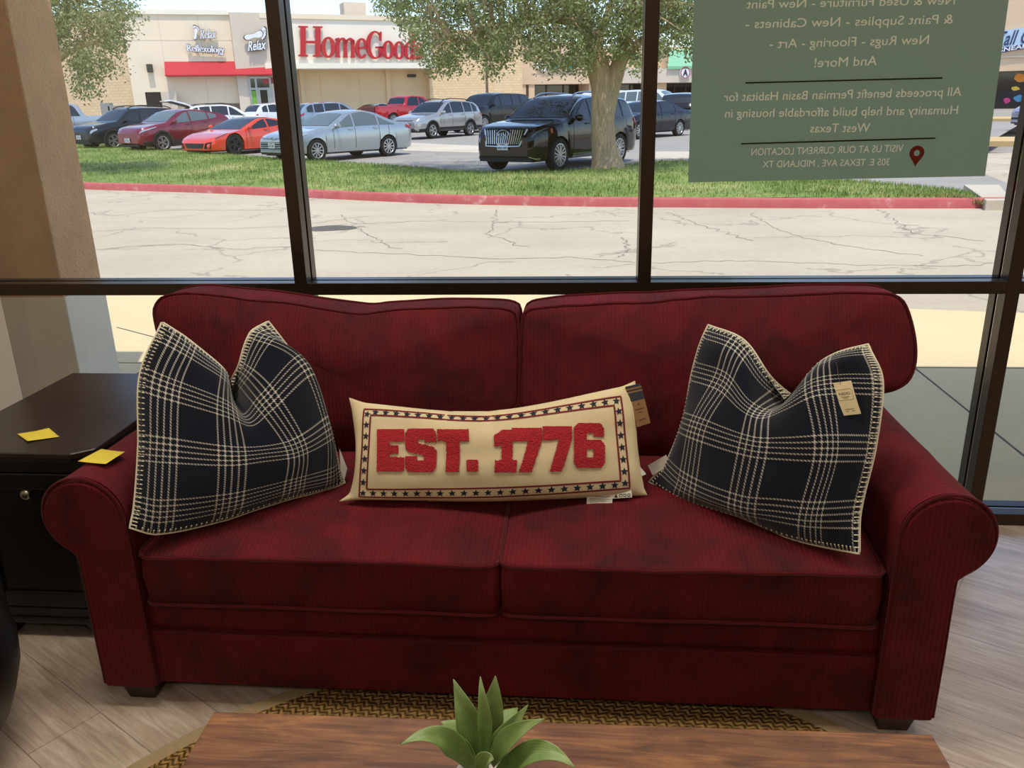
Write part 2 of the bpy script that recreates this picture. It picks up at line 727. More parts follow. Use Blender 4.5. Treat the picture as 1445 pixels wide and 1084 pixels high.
text_line('New & Used Furniture - New Paint', 1347, 6, 1053, 12, 13, 0.0)
text_line('& Paint Supplies - New Cabinets -', 1344, 33, 1052, 40, 13.5, 0.0)
text_line('New Rugs - Flooring - Art -', 1310, 62, 1086, 68, 13.5, 0.0)
text_line('And More!', 1237, 92, 1149, 95, 14, 0.0)
text_line('All proceeds benefit Permian Basin Habitat for', 1356, 135, 1021, 143, 13, 0.0)
text_line('Humanity and help build affordable housing in', 1351, 161, 1023, 166, 13, 0.0)
text_line('West Texas', 1227, 186, 1143, 187, 13, 0.0)
text_line('VISIT US AT OUR CURRENT LOCATION', 1274, 214, 1060, 219.5, 10.5, 0.0)
text_line('305 E. TEXAS AVE , MIDLAND TX', 1255, 233, 1076, 236.5, 10, 0.0)
# the film itself, with the letters left clear of green ink
fb = MB()
Pf = [p + NOUT * d for d in (-0.001, 0.001) for p in PS]
fb.add(Pf, [(0, 1, 2, 3), (7, 6, 5, 4), (0, 4, 5, 1), (1, 5, 6, 2), (2, 6, 7, 3), (3, 7, 4, 0)])
fo_ = fb.build('film_blank', M_FILM, None, smooth=0)
co_ = CUT.build('film_cutter', M_FILM, None, smooth=0)
for o in (fo_, co_):
    bm = bmesh.new()
    bm.from_mesh(o.data)
    bmesh.ops.remove_doubles(bm, verts=bm.verts, dist=1e-6)
    bmesh.ops.recalc_face_normals(bm, faces=bm.faces)
    bm.to_mesh(o.data)
    bm.free()
bo = fo_.modifiers.new('cut', 'BOOLEAN')
bo.operation, bo.solver, bo.object = 'DIFFERENCE', 'EXACT', co_
ev = fo_.evaluated_get(bpy.context.evaluated_depsgraph_get())
me_ = ev.to_mesh()
mb = MB()
mb.v = [(v.co.x, YS, v.co.z) for v in me_.vertices]
mb.f = [tuple(p.vertices) for p in me_.polygons if p.normal.y < -0.9]
used = sorted({i for f in mb.f for i in f})
ix = {j: i for i, j in enumerate(used)}
mb.v = [mb.v[j] for j in used]
mb.f = [tuple(ix[i] for i in f) for f in mb.f]
ev.to_mesh_clear()
bpy.data.objects.remove(fo_)
bpy.data.objects.remove(co_)
mb.build('film', M_FILM, sgn, smooth=0)
YT = YS - 0.0006
mb = MB()
for (xa, ya, xb, yb) in ((1052, 117, 1330, 110), (1046, 203, 1320, 195)):
    q = [at(xa, ya - 1, YT), at(xb, yb - 1, YT), at(xb, yb + 1, YT), at(xa, ya + 1, YT)]
    q2 = [p + NOUT * 0.002 for p in q]
    mb.add(q + q2, [(0, 3, 2, 1), (4, 5, 6, 7), (0, 1, 5, 4), (1, 2, 6, 5), (2, 3, 7, 6), (3, 0, 4, 7)])
mb.build('ruled_line', M_INK, sgn, smooth=0)
mb = MB()
pc = at(1294, 216, YS - 0.0026)
u = np.linalg.norm(at(1304, 216, YT) - pc) / 10
pin_o, pin_i = [], []
for k in range(40):
    t = 2 * math.pi * k / 40 + math.pi / 2
    x, z = 10 * math.cos(t), 10 * math.sin(t)
    if z < -4:
        f = (-4 - z) / 6
        x, z = x * (1 - f) * 1.0, -4 - 15 * f ** 0.9
    pin_o.append((x, z))
    pin_i.append((4.2 * math.cos(t), 4.2 * math.sin(t)))
mb.strip_ring(pin_o, pin_i, pc, (u, 0, 0), (0, 0, u), NOUT, 0.002)
mb.build('map_pin', film_mat('red_ink', 'a03426', 0.4), sgn, smooth=0)

# ================================================================ SOFA
CX = corduroy('red_corduroy_lengthwise', 0)
CY = corduroy('red_corduroy_crosswise', 1)
M_PIPE = mat('red_welt_cord', '4a0a10', 0.85, spec=0.15, sheen=0.15, bump=0.3, bscale=400, bdist=0.001)
M_LEG = mat('dark_walnut_leg', '2c1710', 0.4, var=0.25, vscale=40)
SX = -0.209
sofa = tag(empty('sofa', (SX, -0.65, 0)), 'dark red corduroy two-cushion sofa with rolled arms under the window', 'sofa')


def arm_profile(n=40):
    """(outward, z) loop, outward measured from the inner face"""
    cx, cz, r = 0.106, 0.563, 0.104
    p = [(0.0, 0.062), (0.139, 0.062), (0.1395, 0.25), (0.138, 0.40), (0.139, 0.455)]
    for k in range(n):
        t = math.radians(-62 + (242) * k / (n - 1))
        p.append((cx + r * math.cos(t), cz + r * math.sin(t)))
    p += [(0.001, 0.50), (0.0, 0.40), (0.0, 0.25)]
    return p


for sgnx, xin in ((-1, SX - 0.916), (1, SX + 0.916)):
    prof = resample(arm_profile(), 96)
    rows = []
    NY = 40
    for j in range(NY + 1):
        y = -1.125 + 0.99 * j / NY
        row = []
        for (o, z) in prof:
            k = min(1, (z - 0.06) * 4) * 0.0035
            d = nz(o * 3 + sgnx, y * 5, z * 4) * k + nz(o * 9, y * 14, z * 9) * k * 0.4
            edge = 0.012 * max(0, 1 - j / 1.5)
            o2 = 0.07 + (o - 0.07) * (1 - edge) + d
            sag = -0.012 * math.sin(math.pi * j / NY) * max(0, (z - 0.5) / 0.17)
            row.append((xin + sgnx * o2, y, z + sag + d * 0.5))
        rows.append(row)
    mb = MB()
    mb.grid(rows, closev=True, flip=(sgnx < 0))
    for j in (0, NY):
        k0 = j * 96
        f = tuple(k0 + i for i in range(96))
        mb.f.append(f if (j == 0) == (sgnx > 0) else f[::-1])
    arm = mb.build('arm', CY, sofa, smooth=60)
    # flat front facing panel, slightly proud, with its welt
    pf = resample(arm_profile(), 160)
    mb = MB()
    mb.prism([(0.071 + (o - 0.071) * 0.97, 0.063 + (z - 0.062) * 0.985) for o, z in pf], (xin, -1.122, 0), (sgnx, 0, 0), (0, 0, 1), (0, -1, 0), 0.02)
    mb.build('front_panel', CX, arm, smooth=30, bevel=0.006, seg=3)
    path = [(xin + sgnx * (0.071 + (o - 0.071) * 0.99), -1.1365 + nz(o * 20, z * 20, 3) * 0.0008, z) for o, z in pf if z > 0.066]
    i0 = max(range(len(path)), key=lambda i: np.linalg.norm(np.array(path[i]) - np.array(path[i - 1])))
    path = path[i0:] + path[:i0]
    MB().tube(path, 0.0042, 6).build('piping', M_PIPE, arm)

# base rails
XI0, XI1 = SX - 0.916, SX + 0.916


def soft_box(mb, x0, x1, y0, y1, z0, z1, r=0.012, wob=0.002, nx=60):
    """upholstered rail: rounded section run along X"""
    sec = []
    for (cy, cz, a0) in ((y0 + r, z1 - r, 90), (y0 + r, z0 + r, 180), (y1 - r, z0 + r, 270), (y1 - r, z1 - r, 0)):
        for k in range(5):
            t = math.radians(a0 + 90 * k / 4)
            sec.append((cy + r * math.cos(t), cz + r * math.sin(t)))
    rows = []
    for i in range(nx + 1):
        x = x0 + (x1 - x0) * i / nx
        rows.append([(x, y + nz(x * 4, y * 3, z * 9) * wob, z + nz(x * 5, 7, z * 3) * wob * 0.6) for y, z in sec])
    mb.grid(rows, closev=True)
    n = len(sec)
    k0 = len(mb.v) - n * (nx + 1)
    mb.f.append(tuple(k0 + i for i in range(n))[::-1])
    mb.f.append(tuple(k0 + nx * n + i for i in range(n)))


mb = MB()
soft_box(mb, XI0 - 0.003, XI1 + 0.003, -1.118, -0.2, 0.062, 0.226)
bs = mb.build('base_rail', CX, sofa, smooth=50)
mb = MB()
soft_box(mb, XI0 - 0.003, XI1 + 0.003, -1.108, -0.2, 0.222, 0.310, 0.016)
mb.build('seat_deck', CX, sofa, smooth=50)
MB().tube([(x, -1.114, 0.2245 + nz(x * 3, 0, 0) * 0.002) for x in np.linspace(XI0, XI1, 60)], 0.0038, 6).build('piping', M_PIPE, bs)
mb = MB()
soft_box(mb, XI0 - 0.13, XI1 + 0.13, -0.255, -0.13, 0.062, 0.84, 0.03)
mb.build('back_frame', CX, sofa, smooth=50)
for lx in (XI0 - 0.065, XI1 + 0.065):
    for ly in (-1.07, -0.19):
        MB().box((lx, ly, 0.032), (0.098, 0.095, 0.064), 0, 0.72).build('leg', M_LEG, sofa, smooth=0, bevel=0.003)


def pad(outline, half, crown_f, crown_b, place, wob=0.004, nr=16, N=140):
    """stuffed cushion: star-shaped outline, side band of 2*half, domed faces; place maps (a,b,depth) to world"""
    P = resample(outline, N)
    c = sum(P) / N
    rings = []

    def ring(s, d):
        return [(c[0] + (p[0] - c[0]) * s, c[1] + (p[1] - c[1]) * s, d) for p in P]

    def dome(s, cr):
        return half + cr * (1 - s ** 2.6) ** 0.9
    for k in range(nr):
        s = 0.02 + (0.985 - 0.02) * math.sin(math.pi / 2 * k / (nr - 1))
        rings.append(ring(s, dome(s, crown_f)))
    rings.append(ring(1.0, half - 0.004))
    for q in (0.5, 0, -0.5):
        rings.append(ring(1.0 + 0.012 * (1 - abs(q)), half * q))
    rings.append(ring(1.0, -half + 0.004))
    for k in range(nr - 1, -1, -1):
        s = 0.02 + (0.985 - 0.02) * math.sin(math.pi / 2 * k / (nr - 1))
        rings.append(ring(s, -dome(s, crown_b)))
    W = [[place(*p) for p in r] for r in rings]
    mb = MB()
    mb.grid(W, closev=True)
    mb.f.append(tuple(range(N))[::-1])
    mb.f.append(tuple((len(rings) - 1) * N + i for i in range(N)))
    e1 = [place(p[0], p[1], half * 0.96) for p in ring(1.006, 0)]
    e2 = [place(p[0], p[1], -half * 0.96) for p in ring(1.006, 0)]
    return mb, e1, e2


def rrect(x0, x1, y0, y1, r, n=6):
    p = []
    for cx, cy, a0 in ((x1 - r, y1 - r, 0), (x0 + r, y1 - r, 90), (x0 + r, y0 + r, 180), (x1 - r, y0 + r, 270)):
        for k in range(n + 1):
            t = math.radians(a0 + 90 * k / n)
            p.append((cx + r * math.cos(t), cy + r * math.sin(t)))
    return p


# seat cushions
for x0, x1, sd in ((XI0 + 0.008, SX + 0.0005, 1), (SX + 0.0065, XI1 - 0.012, 2)):
    zc = 0.39

    def place(a, b, d, sd=sd):
        w = nz(a * 5 + sd * 9, b * 5, d * 5) * 0.006 + nz(a * 16 + sd, b * 16, d * 9) * 0.002
        front = max(0, (-0.9 - b) / 0.22)
        z = zc + d - (0.012 * front if d > 0.05 else 0) + w * (0.8 if d > 0 else 0.2)
        return (a + nz(b * 6, d * 8, sd) * 0.0015, b + w * 0.5, z)
    mb, e1, e2 = pad(rrect(x0, x1, -1.128, -0.42, 0.03), 0.078, 0.038, 0.0, place)
    cu = mb.build('seat_cushion', CX, sofa, smooth=80)
    mb2 = MB()
    for e in (e1, e2):
        mb2.tube([(p[0], p[1], p[2]) for p in e], 0.0045, 6, closed=True)
    mb2.build('piping', M_PIPE, cu)

# back cushions: outline traced as (X, Z) at mid-depth, leaning back
TOPL = [(231, 440), (233, 424), (246, 412), (285, 410), (345, 415), (420, 424), (495, 435), (520, 438), (545, 433), (610, 429), (680, 429), (722, 430), (735, 442)]
TOPR = [(739, 446), (744, 432), (775, 428), (830, 424), (860, 422), (905, 421), (950, 418), (1050, 414), (1150, 410), (1235, 408), (1258, 414), (1268, 432), (1276, 475), (1273, 508), (1258, 532)]
YBK = -0.40


def back_outline(top, left):
    q = [at(x, y, YBK) for x, y in top]
    q = [(p[0], p[2]) for p in q]
    if left:
        return [(SX - 0.002, 0.49)] + q[::-1] + [(XI0 - 0.17, 0.72), (XI0 - 0.10, 0.69), (XI0 + 0.01, 0.66), (XI0 + 0.01, 0.49)]
    return [(XI1 - 0.01, 0.49), (XI1 - 0.01, 0.66)] + [(XI1 + 0.13, 0.682)] + q[::-1] + [(SX + 0.004, 0.49)]


for top, left in ((TOPL, True), (TOPR, False)):
    ol = chaikin(back_outline(top, left), 2)

    def place(a, b, d, left=left):
        lean = 0.17
        w = nz(a * 4 + (5 if left else 0), b * 5, 1) * 0.010
        if d > 0.03:
            # soft creases running down from the top seam
            q = max(0, (b - 0.62) / 0.3)
            w += q * 0.010 * nz(a * 11 + b * 5, b * 3, 4)
            w += 0.004 * nz(a * 22, b * 12, 2)
        y = YBK + (b - 0.90) * lean - d + (0.0 if d < 0 else w)
        return (a, y, b + 0.02 * d + (nz(a * 7, d * 9, 6) * 0.004 if b > 0.8 else 0))
    mb, e1, e2 = pad(ol, 0.072, 0.055, 0.01, place, N=180)
    cu = mb.build('back_cushion', CX, sofa, smooth=80)
    mb2 = MB()
    for e in (e1, e2):
        mb2.tube(e, 0.0045, 6, closed=True)
    mb2.build('piping', M_PIPE, cu)


# ================================================================ PILLOWS
def hermite(xs, P, x):
    """non-uniform Catmull-Rom through P at knots xs"""
    n = len(xs)
    k = 0
    while k < n - 2 and x > xs[k + 1]:
        k += 1

    def tan(i):
        if i == 0:
            return (P[1] - P[0]) / (xs[1] - xs[0])
        if i == n - 1:
            return (P[-1] - P[-2]) / (xs[-1] - xs[-2])
        return (P[i + 1] - P[i - 1]) / (xs[i + 1] - xs[i - 1])
    h = xs[k + 1] - xs[k]
    t = (x - xs[k]) / h
    return ((2 * t ** 3 - 3 * t * t + 1) * P[k] + (t ** 3 - 2 * t * t + t) * h * tan(k) + (-2 * t ** 3 + 3 * t * t) * P[k + 1] + (t ** 3 - t * t) * h * tan(k + 1))


class Lattice:
    def __init__(s, us, vs, P):
        s.us, s.vs, s.P = us, vs, [[np.array(p, float) for p in r] for r in P]      # P[iu][iv]

    def __call__(s, u, v):
        return hermite(s.us, [hermite(s.vs, r, v) for r in s.P], u)


class Pillow:
    """front skin from a lattice on a leaning plane, swelling along the plane's normal; back skin mirrored"""

    def __init__(s, us, vs, pix, b0, b1, lean, tf, tb, dents=()):
        b0, b1 = np.array(b0, float), np.array(b1, float)
        ex = b1 - b0
        ex[2] = 0
        ex /= np.linalg.norm(ex)
        nh = np.array((ex[1], -ex[0], 0.0))
        s.n = nh * math.cos(lean) + np.array((0, 0, math.sin(lean)))
        s.o = b0
        s.ex, s.up = ex, np.cross(s.n, ex) * 1.0
        s.L = Lattice(us, vs, [[at_plane(x, y, b0, s.n) for x, y in r] for r in pix])
        s.tf, s.tb, s.dents = tf, tb, dents

    def swell(s, u, v, t):
        h = t * max(0, 4 * u * (1 - u)) ** 0.55 * max(0, 4 * v * (1 - v)) ** 0.55
        for du, dv, su, sv, amt in s.dents:
            h += amt * math.exp(-((u - du) / su) ** 2 - ((v - dv) / sv) ** 2)
        return h

    def front(s, u, v, off=0.0):
        h = s.swell(u, v, s.tf) + off
        w = nz(u * 5, v * 5, 2 + s.o[0]) * 0.006 * min(1, 16 * u * (1 - u)) * min(1, 16 * v * (1 - v))
        return s.L(u, v) + s.n * (h + w)

    def back(s, u, v):
        h = s.tb * max(0, 4 * u * (1 - u)) ** 0.55 * max(0, 4 * v * (1 - v)) ** 0.55
        for du, dv, su, sv, amt in s.dents:
            h -= amt * 0.2 * math.exp(-((u - du) / su) ** 2 - ((v - dv) / sv) ** 2)
        return s.L(u, v) - s.n * max(0.0005, h)

    def body(s, name, m, parent, n=64):
        q = [0.5 - 0.5 * math.cos(math.pi * i / n) * 1.0 for i in range(n + 1)]
        q = [0.35 * a + 0.65 * i / n for i, a in enumerate(q)]
        mb = MB()
        uv = [[(u, v) for v in q] for u in q]
        mb.grid([[s.front(u, v) for v in q] for u in q], uv=uv, flip=False)
        mb.grid([[s.back(u, v) for v in q] for u in q], uv=uv, flip=True)
        return mb.build(name, m, parent, smooth=180)

    def edge(s, n=160):
        pts = []
        for i in range(n):
            t = 4.0 * i / n
            k, f = int(t), t % 1
            u, v = ((f, 0), (1, f), (1 - f, 1), (0, 1 - f))[k]
            pts.append(((u, v), s.front(u, v)))
        return pts


def stitch(p, parent, m, every=0.0115):
    """white blanket stitch round the seam: a cord with short legs over both faces"""
    E = [(uv, q) for uv, q in p.edge(400)]
    mb = MB()
    pts = [q for _, q in E]
    mb.tube(resample(pts, 260), 0.0030, 5, closed=True)
    tot = sum(np.linalg.norm(pts[i] - pts[i - 1]) for i in range(len(pts)))
    n = int(tot / every)
    for i in range(n):
        t = 4.0 * i / n
        k, f = int(t), t % 1
        d = 0.022
        u, v = ((f, 0), (1, f), (1 - f, 1), (0, 1 - f))[k]
        ui, vi = ((f, d), (1 - d, f), (1 - f, 1 - d), (d, 1 - f))[k]
        a, b, c = p.front(u, v), p.front(ui, vi, 0.0015), p.back(ui, vi) - p.n * 0.0015
        mb.tube([b, a + (a - b) * 0.03, c], 0.0017, 4)
    return mb.build('blanket_stitch', m, parent)


M_STITCH = mat('cream_wool_yarn', 'cfc7b0', 0.9)
M_CARD = mat('cream_card', 'cdbd96', 0.7, var=0.05, vscale=60)
M_CLOTHTAG = mat('white_care_label_cloth', 'c9c4b8', 0.9, var=0.06, vscale=90)
M_PRINT = mat('brown_print', '5d4a33', 0.8)
M_PRINTK = mat('black_print', '1c1a18', 0.8)


def quad_sheet(mb, c4, nx=4, ny=6, bend=0.0, n=None, th=0.0007):
    """thin sheet through four corners (tl, bl, br, tr) with real thickness and a slight bend"""
    tl, bl, br, tr = [np.array(p, float) for p in c4]
    nn = np.cross(bl - tl, tr - tl)
    nn /= np.linalg.norm(nn)
    if n is not None and np.dot(nn, n) < 0:
        nn = -nn
    rows = []
    for i in range(ny + 1):
        f = i / ny
        rows.append([(tl + (bl - tl) * f) * (1 - g) + (tr + (br - tr) * f) * g + nn * bend * math.sin(math.pi * f) for g in [j / nx for j in range(nx + 1)]])
    k = mb.grid(rows)
    k2 = mb.grid([[p - nn * th for p in r] for r in rows], flip=True)
    m, w = ny + 1, nx + 1
    rim = [i * w for i in range(m)] + [(m - 1) * w + j for j in range(1, w)] + [i * w + w - 1 for i in range(m - 2, -1, -1)] + [j for j in range(w - 2, 0, -1)]
    for a, b in zip(rim, rim[1:] + rim[:1]):
        mb.f.append((k + a, k + b, k2 + b, k2 + a))
    return nn


# left plaid pillow -------------------------------------------------
USL = [0, .1, .37, .5, .64, .91, 1]
VSL = [0, .12, .4, .68, 1]
PXL = [[(183, 745), (189, 715), (195, 630), (197, 530), (228, 455)],
       [(222, 754), (224, 722), (227, 634), (232, 546), (262, 478)],
       [(315, 735), (317, 709), (317, 643), (313, 577), (320, 524)],
       [(360, 720), (362, 698), (362, 640), (343, 592), (331, 543)],
       [(408, 705), (408, 685), (406, 633), (364, 568), (336, 522)],
       [(466, 690), (465, 672), (458, 605), (425, 512), (352, 470)],
       [(487, 681), (480, 663), (464, 600), (440, 540), (378, 454)]]
plw = empty('throw_pillow', (-0.95, -0.85, 0.48), 0, 'navy and white plaid throw pillow with cream stitched edge at the sofa\'s left arm', 'pillow', 'plaid throw pillows')
pl = Pillow(USL, VSL, PXL, (-1.112, -1.140, 0.537), (-0.672, -0.80, 0.508), 0.36, 0.085, 0.07, [(0.52, 0.95, 0.10, 0.25, -0.125), (0.10, 0.9, 0.12, 0.14, 0.02), (0.9, 0.9, 0.12, 0.14, 0.02)])
pl.body('cover', plaid('navy_plaid_wool_a', 0.10, 0.12, 0.274), plw)
stitch(pl, plw, M_STITCH)
mb = MB()
quad_sheet(mb, [pl.L(1, .12) + pl.n * 0.004, pl.L(1, .03) + pl.n * 0.006, at_plane(490, 661, pl.L(1, .08), pl.n), at_plane(479, 633, pl.L(1, .14), pl.n)], n=pl.n)
mb.build('care_label', M_CLOTHTAG, plw, smooth=0)

# right plaid pillow ------------------------------------------------
kk = 380 / 1113


def R(x, y):
    return (890 + x * kk, 430 + y * kk)


USR = [0, .2, .47, .6, .74, 1]
VSR = [0, .14, .42, .70, 1]
PXR = [[(75, 732), (140, 662), (215, 480), (258, 265), (325, 85)],
       [(225, 812), (262, 745), (320, 510), (425, 318), (478, 152)],
       [(480, 890), (492, 832), (558, 582), (562, 448), (600, 360)],
       [(610, 950), (632, 850), (700, 592), (672, 412), (640, 378)],
       [(745, 990), (770, 866), (850, 592), (805, 338), (790, 232)],
       [(945, 1030), (950, 862), (1012, 592), (1042, 320), (985, 165)]]
PXR = [[R(*p) for p in r] for r in PXR]
prw = empty('throw_pillow', (0.42, -0.9, 0.48), 0, 'navy and white plaid throw pillow with a beige hang tag at the sofa\'s right arm', 'pillow', 'plaid throw pillows')
pr = Pillow(USR, VSR, PXR, (0.175, -0.765, 0.507), (0.632, -1.115, 0.503), 0.34, 0.085, 0.07, [(0.52, 0.95, 0.11, 0.25, -0.125), (0.10, 0.9, 0.12, 0.14, 0.02), (0.92, 0.9, 0.1, 0.12, 0.02)])
pr.body('cover', plaid('navy_plaid_wool_b', 0.20, 0.14, 0.275), prw)
stitch(pr, prw, M_STITCH)
mb = MB()
tc = [(1172, 541), (1188, 587), (1215, 584), (1201, 537)]
po = pr.front(0.86, 0.77, 0.006)
T4 = [at_plane(x, y, po, pr.n) for x, y in tc]
nn = quad_sheet(mb, T4, 4, 6, 0.002, pr.n, 0.001)
ht = mb.build('hang_tag', M_CARD, prw, smooth=30)


def on_tag(a, b, T4=T4, nn=nn, e=0.0004):
    """a across 0..1, b down 0..1"""
    tl, bl, br, tr = T4
    return (tl + (bl - tl) * b) * (1 - a) + (tr + (br - tr) * b) * a + nn * (e + 0.002 * math.sin(math.pi * b))


mb = MB()
text_mesh(mb, 'NIDO', on_tag(.24, .40), on_tag(.80, .40), T4[0] - T4[1], 0.0003, nn, 0.0, 0.0, 0.007)
fr_o = rrect(.10, .90, .23, .56, .07, 4)
fr_i = rrect(.115, .885, .24, .55, .065, 4)
mb.add([on_tag(*p) for p in fr_o] + [on_tag(*p) for p in fr_i], [(i, (i + 1) % 20, 20 + (i + 1) % 20, 20 + i) for i in range(20)])
for x0, x1, y in ((.30, .72, .46), (.40, .62, .50), (.28, .74, .83), (.28, .44, .89), (.60, .76, .89)):
    mb.add([on_tag(x0, y - .008), on_tag(x1, y - .008), on_tag(x1, y + .008), on_tag(x0, y + .008)], [(0, 1, 2, 3)])
mb.build('print', M_PRINT, ht, smooth=0)
mb = MB()
mb.tube([on_tag(.45, .08, e=0.001), on_tag(.47, -.02, e=0.003), pr.front(.84, .86)], 0.0006, 5)
mb.build('tag_string', M_PRINT, ht)
mb = MB()
oo = pr.L(0, .1) + pr.n * 0.01
quad_sheet(mb, [at_plane(914, 657, oo, pr.n), at_plane(921, 671, oo, pr.n), at_plane(946, 656, oo, pr.n), at_plane(940, 642, oo, pr.n)], n=pr.n)
mb.build('care_label', M_CLOTHTAG, prw, smooth=0)

# lumbar pillow -----------------------------------------------------
kl = 520 / 1445


def Lp(x, y):
    return (440 + x * kl, 500 + y * kl)


USC = [0, .08, .5, .92, 1]
VSC = [0, .1, .5, .9, 1]
CXP = [[(107, 577), (150, 540), (172, 380), (158, 225), (146, 170)],
       [(190, 572), (190, 556), (203, 385), (210, 218), (222, 192)],
       [(690, 578), (690, 556), (698, 395), (692, 245), (694, 222)],
       [(1243, 556), (1243, 525), (1226, 345), (1209, 166), (1200, 130)],
       [(1316, 552), (1302, 520), (1276, 340), (1274, 165), (1268, 104)]]
PXC = [[Lp(*p) for p in r] for r in CXP]
pcw = empty('lumbar_pillow', (-0.25, -0.84, 0.49), 0, 'long cream lumbar pillow with red block lettering and a border of navy stars', 'pillow')
pc_ = Pillow(USC, VSC, PXC, tuple(at_z(478, 706, .515)), tuple(at_z(913, 699, .515)), 0.40, 0.06, 0.05, [(0.50, 0.96, 0.018, 0.12, -0.016), (0.365, 0.97, 0.016, 0.10, -0.014), (0.43, 0.99, 0.04, 0.06, 0.012), (0.30, 0.03, 0.03, 0.10, -0.008), (0.62, 0.04, 0.05, 0.08, -0.006)])
M_CANVAS = mat('cream_cotton_canvas', 'cdbd98', 0.9, var=0.05, vscale=12, bump=0.35, bscale=500, bdist=0.001)
pc_.body('cover', M_CANVAS, pcw)
imgL = Lattice(USC, VSC, CXP)


def inv_uv(x, y):
    """uv of a point given on the pillow drawing"""
    u, v = 0.5, 0.5
    for _ in range(20):
        q = imgL(u, v)
        du = (imgL(u + 1e-3, v) - q) / 1e-3
        dv = (imgL(u, v + 1e-3) - q) / 1e-3
        J = np.array((du, dv)).T
        d = np.linalg.solve(J, np.array((x, y)) - q)
        u, v = u + d[0], v + d[1]
    return u, v


GL = {
    'E': [[(0, 0), (.96, 0), (1, .04), (1, .33), (.47, .33), (.47, .41), (.78, .41), (.78, .61), (.47, .61), (.47, .70), (1, .70), (1, 1), (0, 1)]],
    'S': [[(.1, 0), (.9, 0), (1, .12), (1, .48), (.88, .58), (.40, .66), (.40, .75), (.62, .75), (.62, .68), (1, .68), (1, .88), (.9, 1), (.1, 1), (0, .88), (0, .55), (.1, .46), (.60, .37), (.60, .26), (.38, .26), (.38, .35), (0, .35), (0, .12)]],
    'T': [[(.28, 0), (.70, 0), (.70, .71), (1, .71), (1, 1), (0, 1), (0, .71), (.28, .71)]],
    '.': [[(.05, 0), (.95, 0), (1, .1), (1, .9), (.9, 1), (.1, 1), (0, .9), (0, .1)]],
    '1': [[(.05, 0), (1, 0), (1, .27), (.80, .27), (.80, 1), (.42, 1), (0, .86), (0, .60), (.32, .62), (.32, .27), (.05, .27)]],
    '7': [[(.24, 0), (.66, 0), (1, .74), (1, 1), (0, 1), (0, .68), (.54, .70)]],
    '6': [[(.12, 0), (.88, 0), (1, .12), (1, .50), (.88, .62), (.40, .62), (.40, .77), (.62, .77), (.62, .70), (.98, .70), (.98, .88), (.86, 1), (.14, 1), (0, .88), (0, .12)], [(.40, .22), (.62, .22), (.62, .42), (.40, .42)]],
}


def inside(polys, x, y):
    r = False
    for p in polys:
        for (x0, y0), (x1, y1) in zip(p, p[1:] + p[:1]):
            if (y0 > y) != (y1 > y) and x < (x1 - x0) * (y - y0) / (y1 - y0) + x0:
                r = not r
    return r


M_CHEN = mat('red_tufted_chenille', 'a01825', 0.95, sheen=0.4, var=0.15, vscale=200)
for ch, x0, x1, yt, yb in (('E', 265, 372, 295, 457), ('S', 376, 496, 293, 459), ('T', 500, 620, 295, 458), ('.', 612, 657, 412, 457),
                           ('1', 716, 803, 297, 460), ('7', 785, 900, 290, 459), ('7', 903, 1015, 284, 457), ('6', 1022, 1143, 272, 443)):
    c4 = [np.array(inv_uv(*q)) for q in ((x0, yb), (x1, yb), (x0, yt), (x1, yt))]
    nx_ = max(6, int((x1 - x0) / 3.2))
    ny_ = max(6, int((yb - yt) / 3.2))
    cell = {}
    mbt = MB()

    def hv(i, j, up):
        key = (i, j, up)
        if key not in cell:
            a = i / nx_ + random.uniform(-.3, .3) / nx_
            b = j / ny_ + random.uniform(-.3, .3) / ny_
            uv = (c4[0] * (1 - a) + c4[1] * a) * (1 - b) + (c4[2] * (1 - a) + c4[3] * a) * b
            p = pc_.front(uv[0], uv[1], (0.0035 + random.uniform(0, .0018)) if up else 0.0)
            mbt.v.append(tuple(p))
            cell[key] = len(mbt.v) - 1
        return cell[key]
    on = {(i, j) for i in range(nx_) for j in range(ny_) if inside(GL[ch], (i + .5) / nx_ + random.uniform(-.25, .25) / nx_, (j + .5) / ny_ + random.uniform(-.25, .25) / ny_)}
    for (i, j) in on:
        mbt.f.append((hv(i, j, 1), hv(i + 1, j, 1), hv(i + 1, j + 1, 1), hv(i, j + 1, 1)))
        for di, dj, a, b in ((0, -1, (i, j), (i + 1, j)), (1, 0, (i + 1, j), (i + 1, j + 1)), (0, 1, (i + 1, j + 1), (i, j + 1)), (-1, 0, (i, j + 1), (i, j))):
            if (i + di, j + dj) not in on:
                mbt.f.append((hv(*a, 0), hv(*b, 0), hv(*b, 1), hv(*a, 1)))
    mbt.build('letter', M_CHEN, pcw, smooth=0)


def uvline(mb, uvs, w, off=0.0012, closed=False):
    """flat printed line through uv points, w half-width in v units (u scaled)"""
    pts = []
    for i in range(len(uvs) - 1):
        a, b = np.array(uvs[i]), np.array(uvs[i + 1])
        n = max(2, int(np.linalg.norm(b - a) / 0.012))
        pts += [a + (b - a) * k / n for k in range(n)]
    pts.append(np.array(uvs[-1]))
    L, Rr = [], []
    asp = 0.36
    for i, p in enumerate(pts):
        d = pts[min(i + 1, len(pts) - 1)] - pts[max(i - 1, 0)]
        d = np.array((d[0], d[1] * asp))
        d /= np.linalg.norm(d)
        nrm = np.array((-d[1], d[0] / asp))
        L.append(pc_.front(*(p + nrm * w), off))
        Rr.append(pc_.front(*(p - nrm * w), off))
    mb.grid([L, Rr], flip=True)


